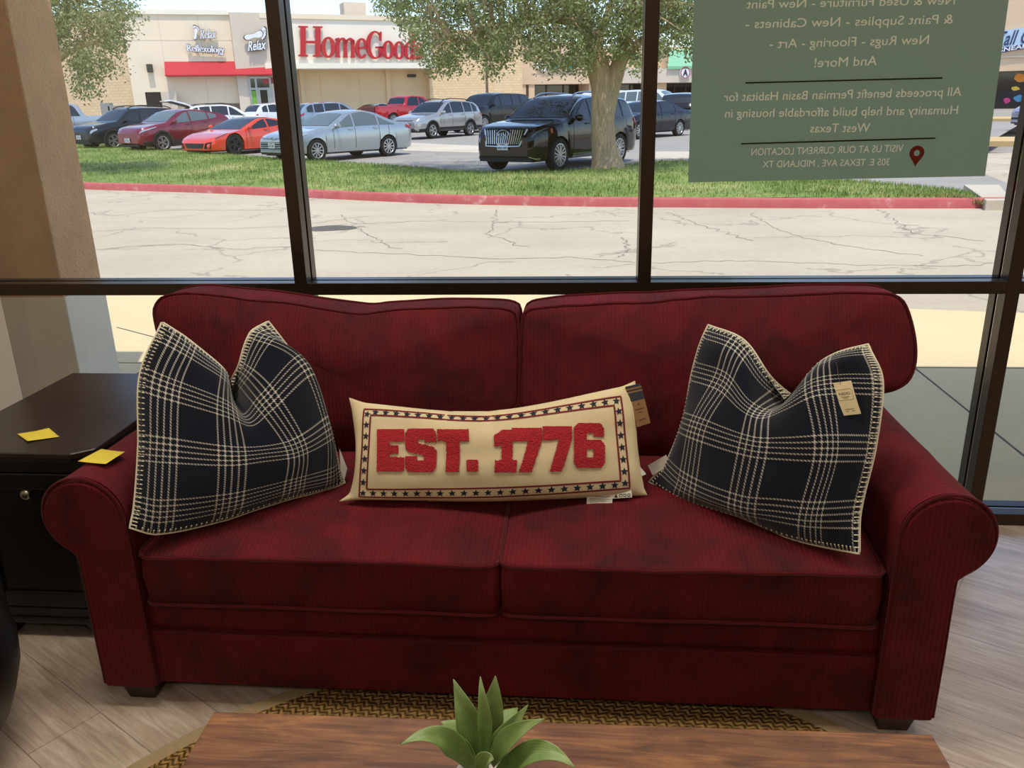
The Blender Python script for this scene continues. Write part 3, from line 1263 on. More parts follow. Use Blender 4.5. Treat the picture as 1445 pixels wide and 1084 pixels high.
mbl = MB()
OUT = [inv_uv(*q) for q in ((190, 558), (205, 385), (210, 216), (450, 232), (690, 245), (950, 210), (1208, 167), (1226, 345), (1243, 524), (950, 545), (690, 558), (440, 560), (190, 558))]
INN = [inv_uv(*q) for q in ((222, 528), (232, 385), (238, 240), (460, 252), (690, 262), (930, 236), (1181, 203), (1193, 345), (1206, 495), (930, 512), (690, 522), (450, 526), (222, 528))]
uvline(mbl, OUT, 0.0030)
uvline(mbl, INN, 0.0030)
mbl.build('border_line', mat('dark_red_print', '6e1620', 0.85), pcw, smooth=0)
MID = [tuple((np.array(a) + np.array(b)) / 2) for a, b in zip(OUT, INN)]
mid = resample([np.array(m) * np.array((1, 0.36)) for m in MID[:-1]], 58)
mbs = MB()
for k, m in enumerate(mid):
    u, v = m[0], m[1] / 0.36
    rot = random.uniform(-.15, .15)
    P = [pc_.front(u, v, 0.0016)]
    for i in range(10):
        r = 0.0132 if i % 2 == 0 else 0.0058
        t = math.pi / 2 + rot + i * math.pi / 5
        P.append(pc_.front(u + r * math.cos(t), v + r * math.sin(t) / 0.36, 0.0012))
    mbs.add(P, [(0, i + 1, (i + 1) % 10 + 1) for i in range(10)])
mbs.build('star_border', mat('navy_print', '171b30', 0.85), pcw, smooth=0)
# hang tag at the right corner, care labels underneath
oo = pc_.L(1, .82) + pc_.n * 0.012
mb = MB()
T5 = [at_plane(x, y, oo, pc_.n) for x, y in ((882, 546), (899, 603), (918, 597), (904, 541))]
n5 = quad_sheet(mb, T5, 4, 6, 0.002, pc_.n, 0.001)
ht = mb.build('hang_tag', mat('kraft_card', '7d5a36', 0.8, var=0.08, vscale=50), pcw, smooth=30)


def on5(a, b, e=0.0004):
    tl, bl, br, tr = T5
    return (tl + (bl - tl) * b) * (1 - a) + (tr + (br - tr) * b) * a + n5 * (e + 0.002 * math.sin(math.pi * b))


mb = MB()
for y0, y1 in ((0.0, .06), (.10, .14), (.18, .38)):
    mb.grid([[on5(0, y0 + (y1 - y0) * k / 4) for k in range(5)], [on5(1, y0 + (y1 - y0) * k / 4) for k in range(5)]])
tb = mb.build('dark_band', mat('black_card', '191c24', 0.7), ht, smooth=0)
mb = MB()
for x0, x1, y in ((.2, .8, .60), (.35, .6, .67), (.25, .75, .86)):
    mb.add([on5(x0, y - .012), on5(x1, y - .012), on5(x1, y + .012), on5(x0, y + .012)], [(3, 2, 1, 0)])
mb.add([on5(.42, .50), on5(.52, .44), on5(.62, .50)], [(0, 1, 2)])
mb.build('print', mat('rust_print', '5a2a1a', 0.8), ht, smooth=0)
of = pc_.L(.85, 0) + pc_.n * 0.012 + np.array((0, 0, 0.002))
for q, nm in ((((828, 693), (828, 712), (864, 710), (864, 693)), 0), (((864, 693), (864, 704), (892, 702), (891, 691)), 1)):
    mb = MB()
    c4 = [at_plane(x, y, of, np.array((0, -math.cos(.5), math.sin(.5)))) for x, y in q]
    nl = quad_sheet(mb, c4, 3, 3, 0.001, np.array((0, -1, 0.3)))
    lb = mb.build('care_label', M_CLOTHTAG, pcw, smooth=0)
    mb = MB()

    def onl(a, b):
        return (c4[0] + (c4[1] - c4[0]) * b) * (1 - a) + (c4[3] + (c4[2] - c4[3]) * b) * a + nl * 0.0016
    if nm == 0:
        for k in range(6):
            y = .15 + .13 * k
            mb.add([onl(.1, y), onl(.9 - .1 * (k % 2), y), onl(.9 - .1 * (k % 2), y + .03), onl(.1, y + .03)], [(0, 1, 2, 3)])
    else:
        mb.add([onl(.10, .85), onl(.19, .45), onl(.28, .85)], [(0, 1, 2)])
        for a in (.36, .56, .77):
            P = rrect(a, a + .15, .48, .85, .05, 3)
            Q = rrect(a + .025, a + .125, .55, .78, .03, 3)
            mb.add([onl(*p) for p in P] + [onl(*p) for p in Q], [(i, (i + 1) % 16, 16 + (i + 1) % 16, 16 + i) for i in range(16)])
    mb.build('print', M_PRINTK, lb, smooth=0)
oo = pc_.L(1, .12) + pc_.n * 0.004
mb = MB()
quad_sheet(mb, [at_plane(x, y, oo, pc_.n) for x, y in ((896, 657), (906, 672), (912, 669), (900, 655))], n=pc_.n)
mb.build('care_label', M_CLOTHTAG, pcw, smooth=0)


# ================================================================ NOTES, CABINET, OTTOMAN
M_NOTE = mat('yellow_note_paper', 'd9c23a', 0.75, var=0.04, vscale=40)


def sheet_on(name, pts, zf, label, parent=None):
    tl, bl, br, tr = pts
    mb = MB()
    N = 10
    rows = []
    for i in range(N + 1):
        f = i / N
        row = []
        for j in range(N + 1):
            g = j / N
            p = (tl + (bl - tl) * f) * (1 - g) + (tr + (br - tr) * f) * g
            row.append((p[0], p[1], zf(p[0], p[1], f, g)))
        rows.append(row)
    mb.grid(rows)
    o = mb.build(name, M_NOTE, None, smooth=60, solid=0.0006)
    return tag(o, label, 'sticky note', 'yellow sticky notes')


ZC = 0.62
npts = [at_z(x, y, ZC + .002) for x, y in ((24, 612), (39, 624), (84, 616), (69, 605))]
sheet_on('sticky_note', npts, lambda x, y, f, g: ZC + 0.0012 + 0.010 * max(0, g - .6) * max(0, .8 - f) + 0.004 * (1 - g) * f, 'yellow sticky note lying on the black end table top')
AXC, AZC = SX - 0.916 - 0.106, 0.563


def armz(x, y, f, g):
    xc = float(np.mean([p[0] for p in apts]))
    d = xc - AXC
    h = math.sqrt(max(0.0001, 0.1055 ** 2 - d * d))
    z = AZC + h - (x - xc) * d / h + 0.003
    return z - 0.006 * math.sin(math.pi * (y + 1.125) / 0.99) + 0.004 * g * g


apts = [at_z(x, y, 0.667) for x, y in ((143, 634), (110, 652), (150, 659), (177, 641))]
sheet_on('sticky_note', apts, armz, 'yellow sticky note lying on the sofa\'s left rolled arm')

M_BLACK = mat('black_painted_wood', '100e0e', 0.34, var=0.2, vscale=25, bump=0.06, bscale=40)
M_TOP = mat('black_wood_top_warm_sheen', '2a211c', 0.30, var=0.25, vscale=14, bump=0.04, bscale=30)  # browner than the body: a warm sheen put into the colour
M_KNOB = mat('brushed_nickel', '8e867a', 0.32, 1.0)
cab = tag(empty('end_table', (-1.6, -0.55, 0)), 'black wooden end table cabinet with a round knob left of the sofa', 'end table')
cx0, cx1, cy0, cy1 = -1.85, -1.36, -0.885, -0.165
ol = [(cx0, cy0), (cx1 - .05, cy0), (cx1, cy0 + .04), (cx1, cy1 - .02), (cx1 - .02, cy1), (cx0, cy1)]


def inset(p, d):
    c = np.mean(np.array(p), axis=0)
    return [(x + (d if x < c[0] else -d), y + (d if y < c[1] else -d)) for x, y in p]


mb = MB()
mb.prism(ol, (0, 0, ZC - .018), (1, 0, 0), (0, 1, 0), (0, 0, 1), .018)
mb.prism(inset(ol, .010), (0, 0, ZC - .033), (1, 0, 0), (0, 1, 0), (0, 0, 1), .016)
mb.build('top', M_TOP, cab, smooth=0, bevel=0.004, seg=3)
ZB = .048
bx0, bx1, by0, by1 = cx0 + .03, cx1 - .035, cy0 + .035, cy1 - .03
mb = MB()
mb.bar(bx0, bx1, by0 + .018, by1, ZB, ZC - .033)
mb.bar(bx0, bx0 + .035, by0, by0 + .02, ZB, ZC - .033).bar(bx1 - .035, bx1, by0, by0 + .02, ZB, ZC - .033)
mb.bar(bx0 + .035, bx1 - .035, by0, by0 + .02, ZC - .075, ZC - .033).bar(bx0 + .035, bx1 - .035, by0, by0 + .02, ZB, .10)
mb.bar(bx0 - .008, bx1 + .008, by0 - .008, by1, ZB, ZB + .018)
mb.build('body', M_BLACK, cab, smooth=0, bevel=0.003)
mb = MB()
dx0, dx1, dz0, dz1 = bx0 + .038, bx1 - .038, .103, ZC - .078
mb.bar(dx0, dx1, by0 + .006, by0 + .019, dz0, dz1)
for (a, b, c, d) in ((dx0, dx0 + .05, dz0, dz1), (dx1 - .05, dx1, dz0, dz1), (dx0 + .05, dx1 - .05, dz0, dz0 + .05), (dx0 + .05, dx1 - .05, dz1 - .05, dz1)):
    mb.bar(a, b, by0 - .002, by0 + .008, c, d)
door = mb.build('door', M_BLACK, cab, smooth=0, bevel=0.003)
kp = at(38, 697, by0 - .02)
MB().lathe([(.006, 0), (.0055, .012), (.009, .016), (.0145, .021), (.016, .026), (.013, .031), (.006, .034), (.001, .0345)], (kp[0], by0 - .001, kp[2]), (0, -1, 0), 20).build('knob', M_KNOB, door, smooth=60)
for fx, fy in ((bx0 + .05, by0 + .03), (bx1 - .05, by0 + .03), (bx0 + .05, by1 - .04), (bx1 - .05, by1 - .04)):
    MB().box((fx, fy, .025), (.10, .07, .050), 0, .72).build('foot', M_BLACK, cab, smooth=0, bevel=0.004)

# dark rounded leather ottoman whose side just enters the photo
otc = (-1.745, -1.42)
ott = tag(empty('ottoman', (otc[0], otc[1], 0)), 'dark brown rounded leather ottoman cut off at the lower left edge', 'ottoman')
M_LEATHER = mat('dark_brown_leather', '17100d', 0.42, var=0.2, vscale=20, bump=0.25, bscale=180, bdist=0.001)
MB().lathe([(.05, .075), (.30, .075), (.345, .09), (.365, .14), (.383, .20), (.388, .26), (.378, .33), (.365, .36), (.352, .372), (.05, .376)], (otc[0], otc[1], 0), (0, 0, 1), 64).build('body', M_LEATHER, ott, smooth=60)
MB().lathe([(.05, .374), (.33, .374), (.362, .385), (.372, .41), (.362, .44), (.32, .458), (.15, .468), (.01, .47)], (otc[0], otc[1], 0), (0, 0, 1), 64).build('cushion', M_LEATHER, ott, smooth=60)
for k in range(4):
    t = math.pi / 4 + k * math.pi / 2
    MB().lathe([(.018, 0), (.028, .078)], (otc[0] + .26 * math.cos(t), otc[1] + .26 * math.sin(t), 0), (0, 0, 1), 16).build('leg', M_LEG, ott, smooth=40)

# ================================================================ RUG, COFFEE TABLE, PLANT
def jute():
    t = NT('braided_jute')
    co = t.coord()
    x, y, _ = t.sep(t.mapping(co, (1, 1, 1), (0, 0, 0.5)))
    a = t.math('SINE', t.math('MULTIPLY', x, 2 * math.pi / 0.028))
    row = t.math('MULTIPLY', t.math('ADD', y, t.math('MULTIPLY', a, 0.005)), 1 / 0.016)
    alt = t.math('FLOOR', row)
    fr = t.math('SUBTRACT', row, alt)
    ph = t.math('ADD', t.math('MULTIPLY', x, 2 * math.pi / 0.03), t.math('MULTIPLY', alt, 2.4))
    h = t.math('ADD', t.math('MULTIPLY', t.math('SINE', ph), 0.35), t.math('SINE', t.math('MULTIPLY', fr, math.pi)))
    n = t.noise(co, 120, 3)
    f = t.math('ADD', t.math('MULTIPLY', h, 0.45), t.math('MULTIPLY', n, 0.5))
    t.l(t.ramp(f, [(0.18, lin('3a2a16')), (0.5, lin('806238')), (0.9, lin('b3925c'))]), t.b.inputs['Base Color'])
    t.b.inputs['Roughness'].default_value = 0.95
    t.b.inputs['Specular IOR Level'].default_value = 0.1
    t.bump(f, 0.9, 0.012)
    return t.m


RC, RR = (-0.105, -2.06), 1.215
rug = tag(MB().lathe([(.001, .001), (RR - .045, .001), (RR - .045, .0135), (RR - .06, .0145), (.001, .0145)], (RC[0], RC[1], 0), (0, 0, 1), 128).build('area_rug', jute(), None, smooth=30),
          'round braided jute rug with a pale border on the floor under the coffee table', 'rug')
MB().lathe([(RR - .047, .001), (RR, .001), (RR + .001, .006), (RR - .004, .0125), (RR - .042, .0145), (RR - .047, .0135)], (RC[0], RC[1], 0), (0, 0, 1), 128, cap=False).build(
    'border', mat('pale_tan_cotton_tape', '9c8765', 0.9, var=0.1, vscale=60, bump=0.3, bscale=300), rug, smooth=40)


def rustic():
    t = NT('rustic_brown_wood')
    co = t.coord()
    g = t.noise(t.mapping(co, (3.0, 34, 12)), 1.6, 6, 0.62, 1.4)
    b = t.noise(t.mapping(co, (2.4, 7, 5)), 2.0, 4, 0.6, 0.8)
    f = t.math('ADD', t.math('MULTIPLY', g, 0.55), t.math('MULTIPLY', b, 0.5))
    c = t.ramp(f, [(0.30, lin('3a2318')), (0.44, lin('5e3c29')), (0.56, lin('7d5337')), (0.72, lin('a87648'))])
    kn = t.n('ShaderNodeTexVoronoi')
    t.l(t.mapping(co, (3.2, 7.5, 1), (0, 0, 0), (.21, .13, 0)), kn.inputs['Vector'])
    kn.inputs['Scale'].default_value = 1.0
    k = t.ramp(kn.outputs['Distance'], [(0.05, (1, 1, 1, 1)), (0.16, (0, 0, 0, 1))])
    c = t.mix(t.math('MULTIPLY', k, 0.7), c, lin('35201a'))
    t.l(c, t.b.inputs['Base Color'])
    t.b.inputs['Roughness'].default_value = 0.42
    t.bump(g, 0.25, 0.004)
    return t.m


M_RUST = rustic()
tr_ = 0.018
ctab = tag(empty('coffee_table', (-0.04, -1.99, 0)), 'rustic brown wooden coffee table in front of the sofa', 'coffee table')


def T(x, y):
    c, s = math.cos(tr_), math.sin(tr_)
    return (-0.038 + x * c - y * s, -1.647 + x * s + y * c)


TX, TD, TZ = 0.643, 0.66, 0.45
mb = MB()
P = [T(-TX, 0), T(TX, 0), T(TX, -TD), T(-TX, -TD)]
mb.prism(P[::-1], (0, 0, TZ - .035), (1, 0, 0), (0, 1, 0), (0, 0, 1), .035)
mb.build('top', M_RUST, ctab, smooth=0, bevel=0.003)
M_IRON = mat('black_iron', '121212', 0.5, 0.6)
for sx in (-1, 1):
    for y in (-.05, -TD + .05):
        p = T(sx * (TX - .05), y)
        MB().box((p[0], p[1], .2227), (.045, .045, .4146), tr_).build('leg', M_IRON, ctab, smooth=0, bevel=0.002)
mb = MB()
p = T(0, -TD / 2)
mb.box((p[0], p[1], .16), (2 * TX - .08, TD - .08, .022), tr_)
mb.build('shelf', M_RUST, ctab, smooth=0, bevel=0.002)

# agave-like plant
PY = -1.90
pb = at(690, 1102, PY)
plant = tag(empty('potted_plant', (pb[0], PY, TZ)), 'green broad-leaved succulent in a white pot standing on the coffee table', 'plant')
hp = pb[2] - TZ
MB().lathe([(.035, 0), (.042, .004), (.052, hp * .6), (.055, hp - .005), (.056, hp), (.050, hp), (.046, hp - .014), (.001, hp - .016)], (pb[0], PY, TZ + .0005), (0, 0, 1), 40).build('pot', mat('white_ceramic_pot', 'cfcfc8', 0.35), plant, smooth=50)


def leaf_mat():
    t = NT('sage_green_leaf')
    uv = t.coord('UV')
    x, y, _ = t.sep(uv)
    n = t.noise(t.coord(), 40, 3)
    st = t.math('MULTIPLY_ADD', t.math('SINE', t.math('MULTIPLY', x, 60)), 0.06, 0.0)
    f = t.math('ADD', t.math('ADD', t.math('MULTIPLY', y, 0.35), t.math('MULTIPLY', n, 0.45)), st)
    t.l(t.ramp(f, [(0.15, lin('526b34')), (0.42, lin('758f4e')), (0.75, lin('a3b584'))]), t.b.inputs['Base Color'])
    t.b.inputs['Roughness'].default_value = 0.45
    t.b.inputs['Subsurface Weight'].default_value = 0.1
    t.b.inputs['Subsurface Radius'].default_value = (0.004, 0.006, 0.002)
    return t.m


M_LEAF = leaf_mat()


def C4(x, y):
    return (480 + x * .29066, 930 + y * .29066)


def leaf(base, mid, tip, w, ybase, ymid, ytip, fold=0.25, facing=None):
    """leaf blade: curve through three photo points given their distances, w = width in metres"""
    a, b, c = at(*C4(*base), ybase), at(*C4(*mid), ymid), at(*C4(*tip), ytip)
    m = 2 * b - 0.5 * (a + c)
    rows, uvs = [], []
    N, K = 22, 8
    f0 = np.array(facing if facing is not None else (0.0, -0.75, 0.66))
    for i in range(N + 1):
        t = i / N
        p = (1 - t) ** 2 * a + 2 * t * (1 - t) * m + t * t * c
        d = 2 * (1 - t) * (m - a) + 2 * t * (c - m)
        d /= np.linalg.norm(d)
        s = np.cross(d, f0)
        s /= np.linalg.norm(s)
        up = np.cross(s, d)
        ww = w * (0.42 + 0.58 * math.sin(math.pi * min(1, t / 0.9) ** 0.9 * 0.72)) * min(1, (1 - t) ** 0.85 * 1.55) * 0.5
        row, uvr = [], []
        for k in range(K + 1):
            q = -1 + 2 * k / K
            row.append(p + s * ww * q + up * (abs(q) ** 1.5 * ww * fold + 0.0006 * math.sin(9 * t + 4 * q)))
            uvr.append((k / K, t))
        rows.append(row)
        uvs.append(uvr)
    mb = MB()
    mb.grid(rows, uv=uvs)
    mb.build('leaf', M_LEAF, plant, smooth=180, solid=0.0016, sub=1)


leaf((665, 560), (490, 385), (292, 420), .038, PY, PY - .03, PY - .06, .25, (-.3, -.5, .8))
leaf((650, 520), (560, 400), (437, 345), .036, PY - .01, PY - .01, PY - .03, .3, (-.4, -.6, .7))
leaf((660, 470), (580, 360), (490, 305), .048, PY + .02, PY + .04, PY + .06, .1, (-.2, -.4, .9))
leaf((692, 520), (625, 300), (549, 98), .046, PY, PY + .01, PY + .03, .25, (.1, -.95, .3))
leaf((715, 430), (742, 240), (753, 82), .040, PY + .02, PY + .02, PY + .03, .25, (-.1, -.95, .3))
leaf((706, 500), (692, 270), (680, 84), .024, PY - .01, PY - .01, PY + .01, .55, (.5, -.85, .2))
leaf((745, 440), (800, 310), (862, 238), .046, PY + .03, PY + .05, PY + .09, .1, (.1, -.4, .9))
leaf((733, 500), (810, 370), (912, 222), .036, PY - .01, PY - .01, PY, .35, (-.3, -.8, .5))
leaf((735, 510), (835, 375), (994, 291), .036, PY - .02, PY - .02, PY - .02, .3, (-.3, -.5, .8))
leaf((705, 580), (715, 500), (745, 490), .036, PY - .03, PY - .06, PY - .07, .5, (0, -.6, .8))
leaf((770, 560), (960, 455), (1140, 530), .042, PY - .02, PY - .04, PY - .07, .25, (.2, -.4, .9))
leaf((720, 570), (730, 700), (760, 790), .045, PY - .03, PY - .08, PY - .12, .2, (0, -.3, .95))
leaf((660, 590), (560, 660), (470, 760), .045, PY - .03, PY - .06, PY - .10, .2, (0, -.3, .95))
leaf((780, 590), (900, 680), (1000, 780), .045, PY - .03, PY - .06, PY - .10, .2, (0, -.3, .95))

# ================================================================ OUTSIDE: GROUND
def pave(name, c1, c2, crack=0.5, cscale=0.55, joint=None, stain=0.25, crackw=0.012):
    t = NT(name)
    co = t.coord()
    n1 = t.noise(co, 0.35, 5, 0.6)
    n2 = t.noise(co, 14, 5, 0.7)
    n3 = t.noise(t.mapping(co, (0.25, 1.6, 1)), 0.7, 4, 0.6)
    f = t.math('ADD', t.math('MULTIPLY', n1, 0.5), t.math('ADD', t.math('MULTIPLY', n2, 0.3), t.math('MULTIPLY', n3, stain)))
    c = t.ramp(f, [(0.35, lin(c1)), (0.7, lin(c2))])
    if crack:
        wv = t.n('ShaderNodeVectorMath', operation='ADD')
        nn = t.n('ShaderNodeTexNoise')
        t.l(co, nn.inputs['Vector'])
        nn.inputs['Scale'].default_value = 1.6
        nn.inputs['Detail'].default_value = 4
        t.l(co, wv.inputs[0])
        t.l(nn.outputs['Color'], wv.inputs[1])
        v = t.n('ShaderNodeTexVoronoi', feature='DISTANCE_TO_EDGE')
        t.l(wv.outputs[0], v.inputs['Vector'])
        v.inputs['Scale'].default_value = cscale
        msk = t.math('GREATER_THAN', t.noise(co, 0.45, 2), 0.46)
        k = t.math('MULTIPLY', t.math('LESS_THAN', v.outputs['Distance'], crackw), msk)
        c = t.mix(t.math('MULTIPLY', k, crack), c, lin('6b6459'))
    t.l(c, t.b.inputs['Base Color'])
    t.b.inputs['Roughness'].default_value = 0.9
    t.b.inputs['Specular IOR Level'].default_value = 0.2
    t.bump(n2, 0.25, 0.004)
    return t.m


M_ROAD = pave('worn_concrete_road', 'aca18c', 'cabfa8', 0.35, 0.45)
M_LOT = pave('grey_asphalt_lot', '8b8781', 'a9a59d', 0.4, 0.3)
M_WALK = pave('broom_finished_sidewalk', 'd0bf95', 'e0cfa6', 0.0)
M_LIGHT = pave('pale_concrete', 'b9af9c', 'd0c7b4', 0.3, 0.4)
M_JOINT = mat('dark_pavement_joint', '55504a', 0.95)

EDGE = [(-14, 6.36), (-4.57, 4.70), (2.92, 3.38), (14, 1.43)]
mb = MB()
mb.prism([(-14, 0.115)] + [(14, 0.115)] + EDGE[::-1], (0, 0, -0.2), (1, 0, 0), (0, 1, 0), (0, 0, 1), 0.19)
wk = structure(mb.build('sidewalk', M_WALK, None, smooth=0))
mb = MB()
mb.bar(-4.6, 12, 1.971, 1.983, -0.02, -0.0088)
for xj in (-5.9, -2.75, 1.93, 4.4, 7.0):
    mb.bar(xj - .006, xj + .006, 0.12, 1.97, -0.02, -0.0088)
for (xa, ya, xb, yb) in ((-3.51, 2.87, -3.05, 2.58), (-3.05, 2.58, -1.2, 1.98), (1.93, 1.98, 2.05, 3.53), (-4.6, 4.3, -2.4, 3.95)):
    d = np.array((xb - xa, yb - ya)); L = np.linalg.norm(d)
    mb.box(((xa + xb) / 2, (ya + yb) / 2, -0.0144), (L, 0.012, 0.0112), math.atan2(d[1], d[0]))
tag(mb.build('pavement_joint', M_JOINT, wk, smooth=0))
structure(MB().bar(-90, 90, 0.13, 24, -0.6, -0.13).build('road', M_ROAD, None, smooth=0))
structure(MB().bar(-320, 320, 0.14, 320, -1.2, -0.35).build('ground', M_LOT, None, smooth=0))

# wandering cracks and a patched hole in the road
M_CRACK = mat('dark_crack_filler', '857b6b', 0.95)
mb = MB()
CR = [[(122, 300), (160, 305), (240, 296), (330, 297), (395, 296)], [(130, 327), (210, 322), (330, 323), (408, 319), (520, 305)], [(150, 352), (250, 344), (330, 352), (410, 348)],
      [(440, 353), (560, 358), (700, 366), (800, 363), (895, 371)], [(920, 371), (1050, 368), (1200, 374), (1340, 376), (1400, 372)], [(480, 303), (520, 332), (560, 352)],
      [(700, 296), (690, 330), (740, 349)], [(880, 335), (888, 352), (868, 363)], [(1060, 300), (1110, 330), (1180, 345), (1300, 362)], [(940, 300), (990, 318), (1060, 340)],
      [(1240, 296), (1290, 330), (1390, 340)], [(445, 320), (500, 316), (600, 312), (720, 314), (890, 312)]]
for c in CR:
    P = [at_z(x, y, -0.13) for x, y in c]
    P = resample(P, 60, False)
    L, Rr = [], []
    for i, p in enumerate(P):
        d = P[min(i + 1, 59)] - P[max(i - 1, 0)]
        d /= np.linalg.norm(d)
        s = np.array((-d[1], d[0], 0))
        q = p + s * nz(i * .35, p[0], 1) * 0.10
        w = 0.005 + 0.010 * abs(nz(i * .2, p[1], 5))
        L.append(q + s * w + np.array((0, 0, .002)))
        Rr.append(q - s * w + np.array((0, 0, .002)))
    mb.grid([L, Rr])
tag(mb.build('road_crack', M_CRACK, bpy.data.objects['road'], smooth=0))
mb = MB()
c0 = at_z(468, 322, -0.129)
pl_ = [(c0[0] + .38 * math.cos(t) * (1 + .3 * nz(math.cos(t), math.sin(t), 3)), c0[1] + .30 * math.sin(t) * (1 + .4 * nz(math.cos(t), math.sin(t), 8))) for t in np.linspace(0, 2 * math.pi, 28, endpoint=False)]
mb.prism(pl_, (0, 0, -.14), (1, 0, 0), (0, 1, 0), (0, 0, 1), .0135)
tag(mb.build('pothole_patch', mat('dark_gravel_patch', '5e5a52', 0.95, var=0.3, vscale=30), bpy.data.objects['road'], smooth=0))

# red painted curb
CB = [at_z(x, y, -0.13) for x, y in ((40, 264), (95, 266.5), (200, 270), (280, 272), (400, 277.5), (600, 287.5), (800, 291.5), (900, 292.5), (1100, 294), (1300, 294.5), (1420, 294), (1520, 293))]
CB = resample(chaikin(CB, 2, False), 80, False)


def side(P, off):
    out = []
    for i, p in enumerate(P):
        d = P[min(i + 1, len(P) - 1)] - P[max(i - 1, 0)]
        d /= np.linalg.norm(d)
        out.append(p + np.array((-d[1], d[0], 0)) * off)
    return out


M_RED = NT('worn_red_curb_paint')
_co = M_RED.coord()
_n = M_RED.noise(_co, 3.5, 6, 0.7)
M_RED.l(M_RED.ramp(_n, [(0.30, lin('c79a93')), (0.42, lin('b8605f')), (0.7, lin('b04c50'))]), M_RED.b.inputs['Base Color'])
M_RED.b.inputs['Roughness'].default_value = 0.8
M_RED = M_RED.m
up = lambda P, z: [np.array((p[0], p[1], z)) for p in P]
mb = MB()
mb.grid([up(CB, -.2), up(side(CB, .01), -.005), up(side(CB, .03), .018), up(side(CB, .16), .02), up(side(CB, .16), -.2)])
structure(mb.build('trim_1', M_RED, None, smooth=50))
# parking lot, rising gently towards the stores
mb = MB()
inn = side(CB, .15)
far = []
mb.grid([[np.array((p[0], p[1], lot_z(p[1]) - 0.06)) for p in inn], [np.array((p[0] * 1.2, 16 + p[1] * .25, lot_z(16 + p[1] * .25))) for p in inn],
         [np.array((-110 + 190 * i / 79, 150, lot_z(150))) for i in range(80)]], flip=False)
structure(mb.build('parking_lot', M_LOT, None, smooth=0))
mb = MB()
for q in (((560, 201), (700, 207), (680, 216), (570, 213)), ((925, 214), (985, 214), (985, 224), (925, 225))):
    P = [at_lot(*p) + np.array((0, 0, .006)) for p in q]
    mb.add(P, [(3, 2, 1, 0)])
# long pale drive lane beyond the grass
P = [at_lot(*p) + np.array((0, 0, .004)) for p in ((100, 204), (590, 217), (690, 221), (690, 209), (580, 203), (100, 198))]
structure(mb.build('trim_2', M_LIGHT, None, smooth=0))
# concrete nose of the island and far medians at the right
mb = MB()
q = [at_z(x, y, .0) for x, y in ((1360, 262), (1410, 262), (1428, 284), (1392, 284.5))]
mb.prism([(p[0], p[1]) for p in q][::-1], (0, 0, -.2), (1, 0, 0), (0, 1, 0), (0, 0, 1), .215)
structure(mb.build('trim_3', M_LIGHT, None, smooth=0))
for i, (y0, y1, yl) in enumerate(((204.5, 196, 0), (171, 166, 0))):
    a, b = at_lot(1330, y0), at_lot(1500, y0 + 1)
    c, d = at_lot(1500, y1 + 1), at_lot(1330, y1)
    mb = MB()
    z = lot_z(a[1])
    mb.prism([(p[0], p[1]) for p in (a, b, c, d)], (0, 0, z - .05), (1, 0, 0), (0, 1, 0), (0, 0, 1), .16)
    structure(mb.build('trim_%d' % (4 + i), mat('tan_median_concrete', 'c9ab78', 0.9), None, smooth=0))

# lawn on the island
FARP = [(40, 203), (95, 207), (150, 211), (250, 218), (330, 223.5), (450, 230), (560, 237), (620, 242), (700, 244), (760, 243), (850, 238), (900, 232), (960, 227), (1060, 236), (1175, 254), (1240, 257), (1330, 263), (1376, 268), (1394, 283)]
fw = [at_z(x, y, 0.0) for x, y in FARP]
fw = resample(chaikin(fw, 1, False), 80, False)
nw = []
K = side(CB, .16)
Kend = at_z(1392, 284, 0.02)
K = [p for p in K if p[0] <= Kend[0]]
K = resample(K, 80, False)


def lawn_z(a, b, t):
    return 0.015 * (1 - t) + t * (lot_z(b[1]) + 0.03) + 0.09 * math.sin(math.pi * t) ** 0.8 * min(1, np.linalg.norm(b - a) / 4)


def lawn_pt(i, t):
    f = i
    k = min(78, int(f))
    g = f - k
    a = K[k] * (1 - g) + K[k + 1] * g
    b = fw[k] * (1 - g) + fw[k + 1] * g
    p = a + (b - a) * t
    return np.array((p[0], p[1], lawn_z(a, b, t) + nz(p[0], p[1], 0, .8) * .02))


def grass_mat(name):
    t = NT(name)
    co = t.coord()
    a = t.noise(co, 0.45, 4, 0.6)
    b = t.noise(co, 5, 4, 0.7)
    f = t.math('ADD', t.math('MULTIPLY', a, 0.6), t.math('MULTIPLY', b, 0.45))
    t.l(t.ramp(f, [(0.33, lin('4f6a30')), (0.5, lin('728844')), (0.62, lin('989e60')), (0.75, lin('b0a678'))]), t.b.inputs['Base Color'])
    t.b.inputs['Roughness'].default_value = 0.8
    t.b.inputs['Specular IOR Level'].default_value = 0.15
    return t.m


M_GRASS = grass_mat('lawn_green')
mb = MB()
mb.grid([[lawn_pt(i, t) for i in np.linspace(0, 79, 160)] for t in np.linspace(0, 1, 26)])
mb.grid([[lawn_pt(i, 1.0) for i in np.linspace(0, 79, 160)], [lawn_pt(i, 1.0) - np.array((0, 0, .3)) for i in np.linspace(0, 79, 160)]])
structure(mb.build('lawn_ground', M_GRASS, None, smooth=60))
mb = MB()
rnd = random.Random(5)
vs, fs = [], []
for _ in range(26000):
    i, t = rnd.random() * 79, rnd.random() ** 1.1
    if t < .06 and rnd.random() < .5:
        continue
    p = lawn_pt(i, t)
    h = .05 + .05 * rnd.random()
    a = rnd.random() * 6.28
    for _k in range(2):
        a += 2.1
        dx, dy = math.cos(a), math.sin(a)
        b = p + np.array((rnd.uniform(-.05, .05), rnd.uniform(-.05, .05), -.01))
        n = len(vs)
        w = .007
        vs += [tuple(b + np.array((-dy * w, dx * w, 0))), tuple(b + np.array((dy * w, -dx * w, 0))), tuple(b + np.array((dx * h * .5, dy * h * .5, h)))]
        fs.append((n, n + 1, n + 2))
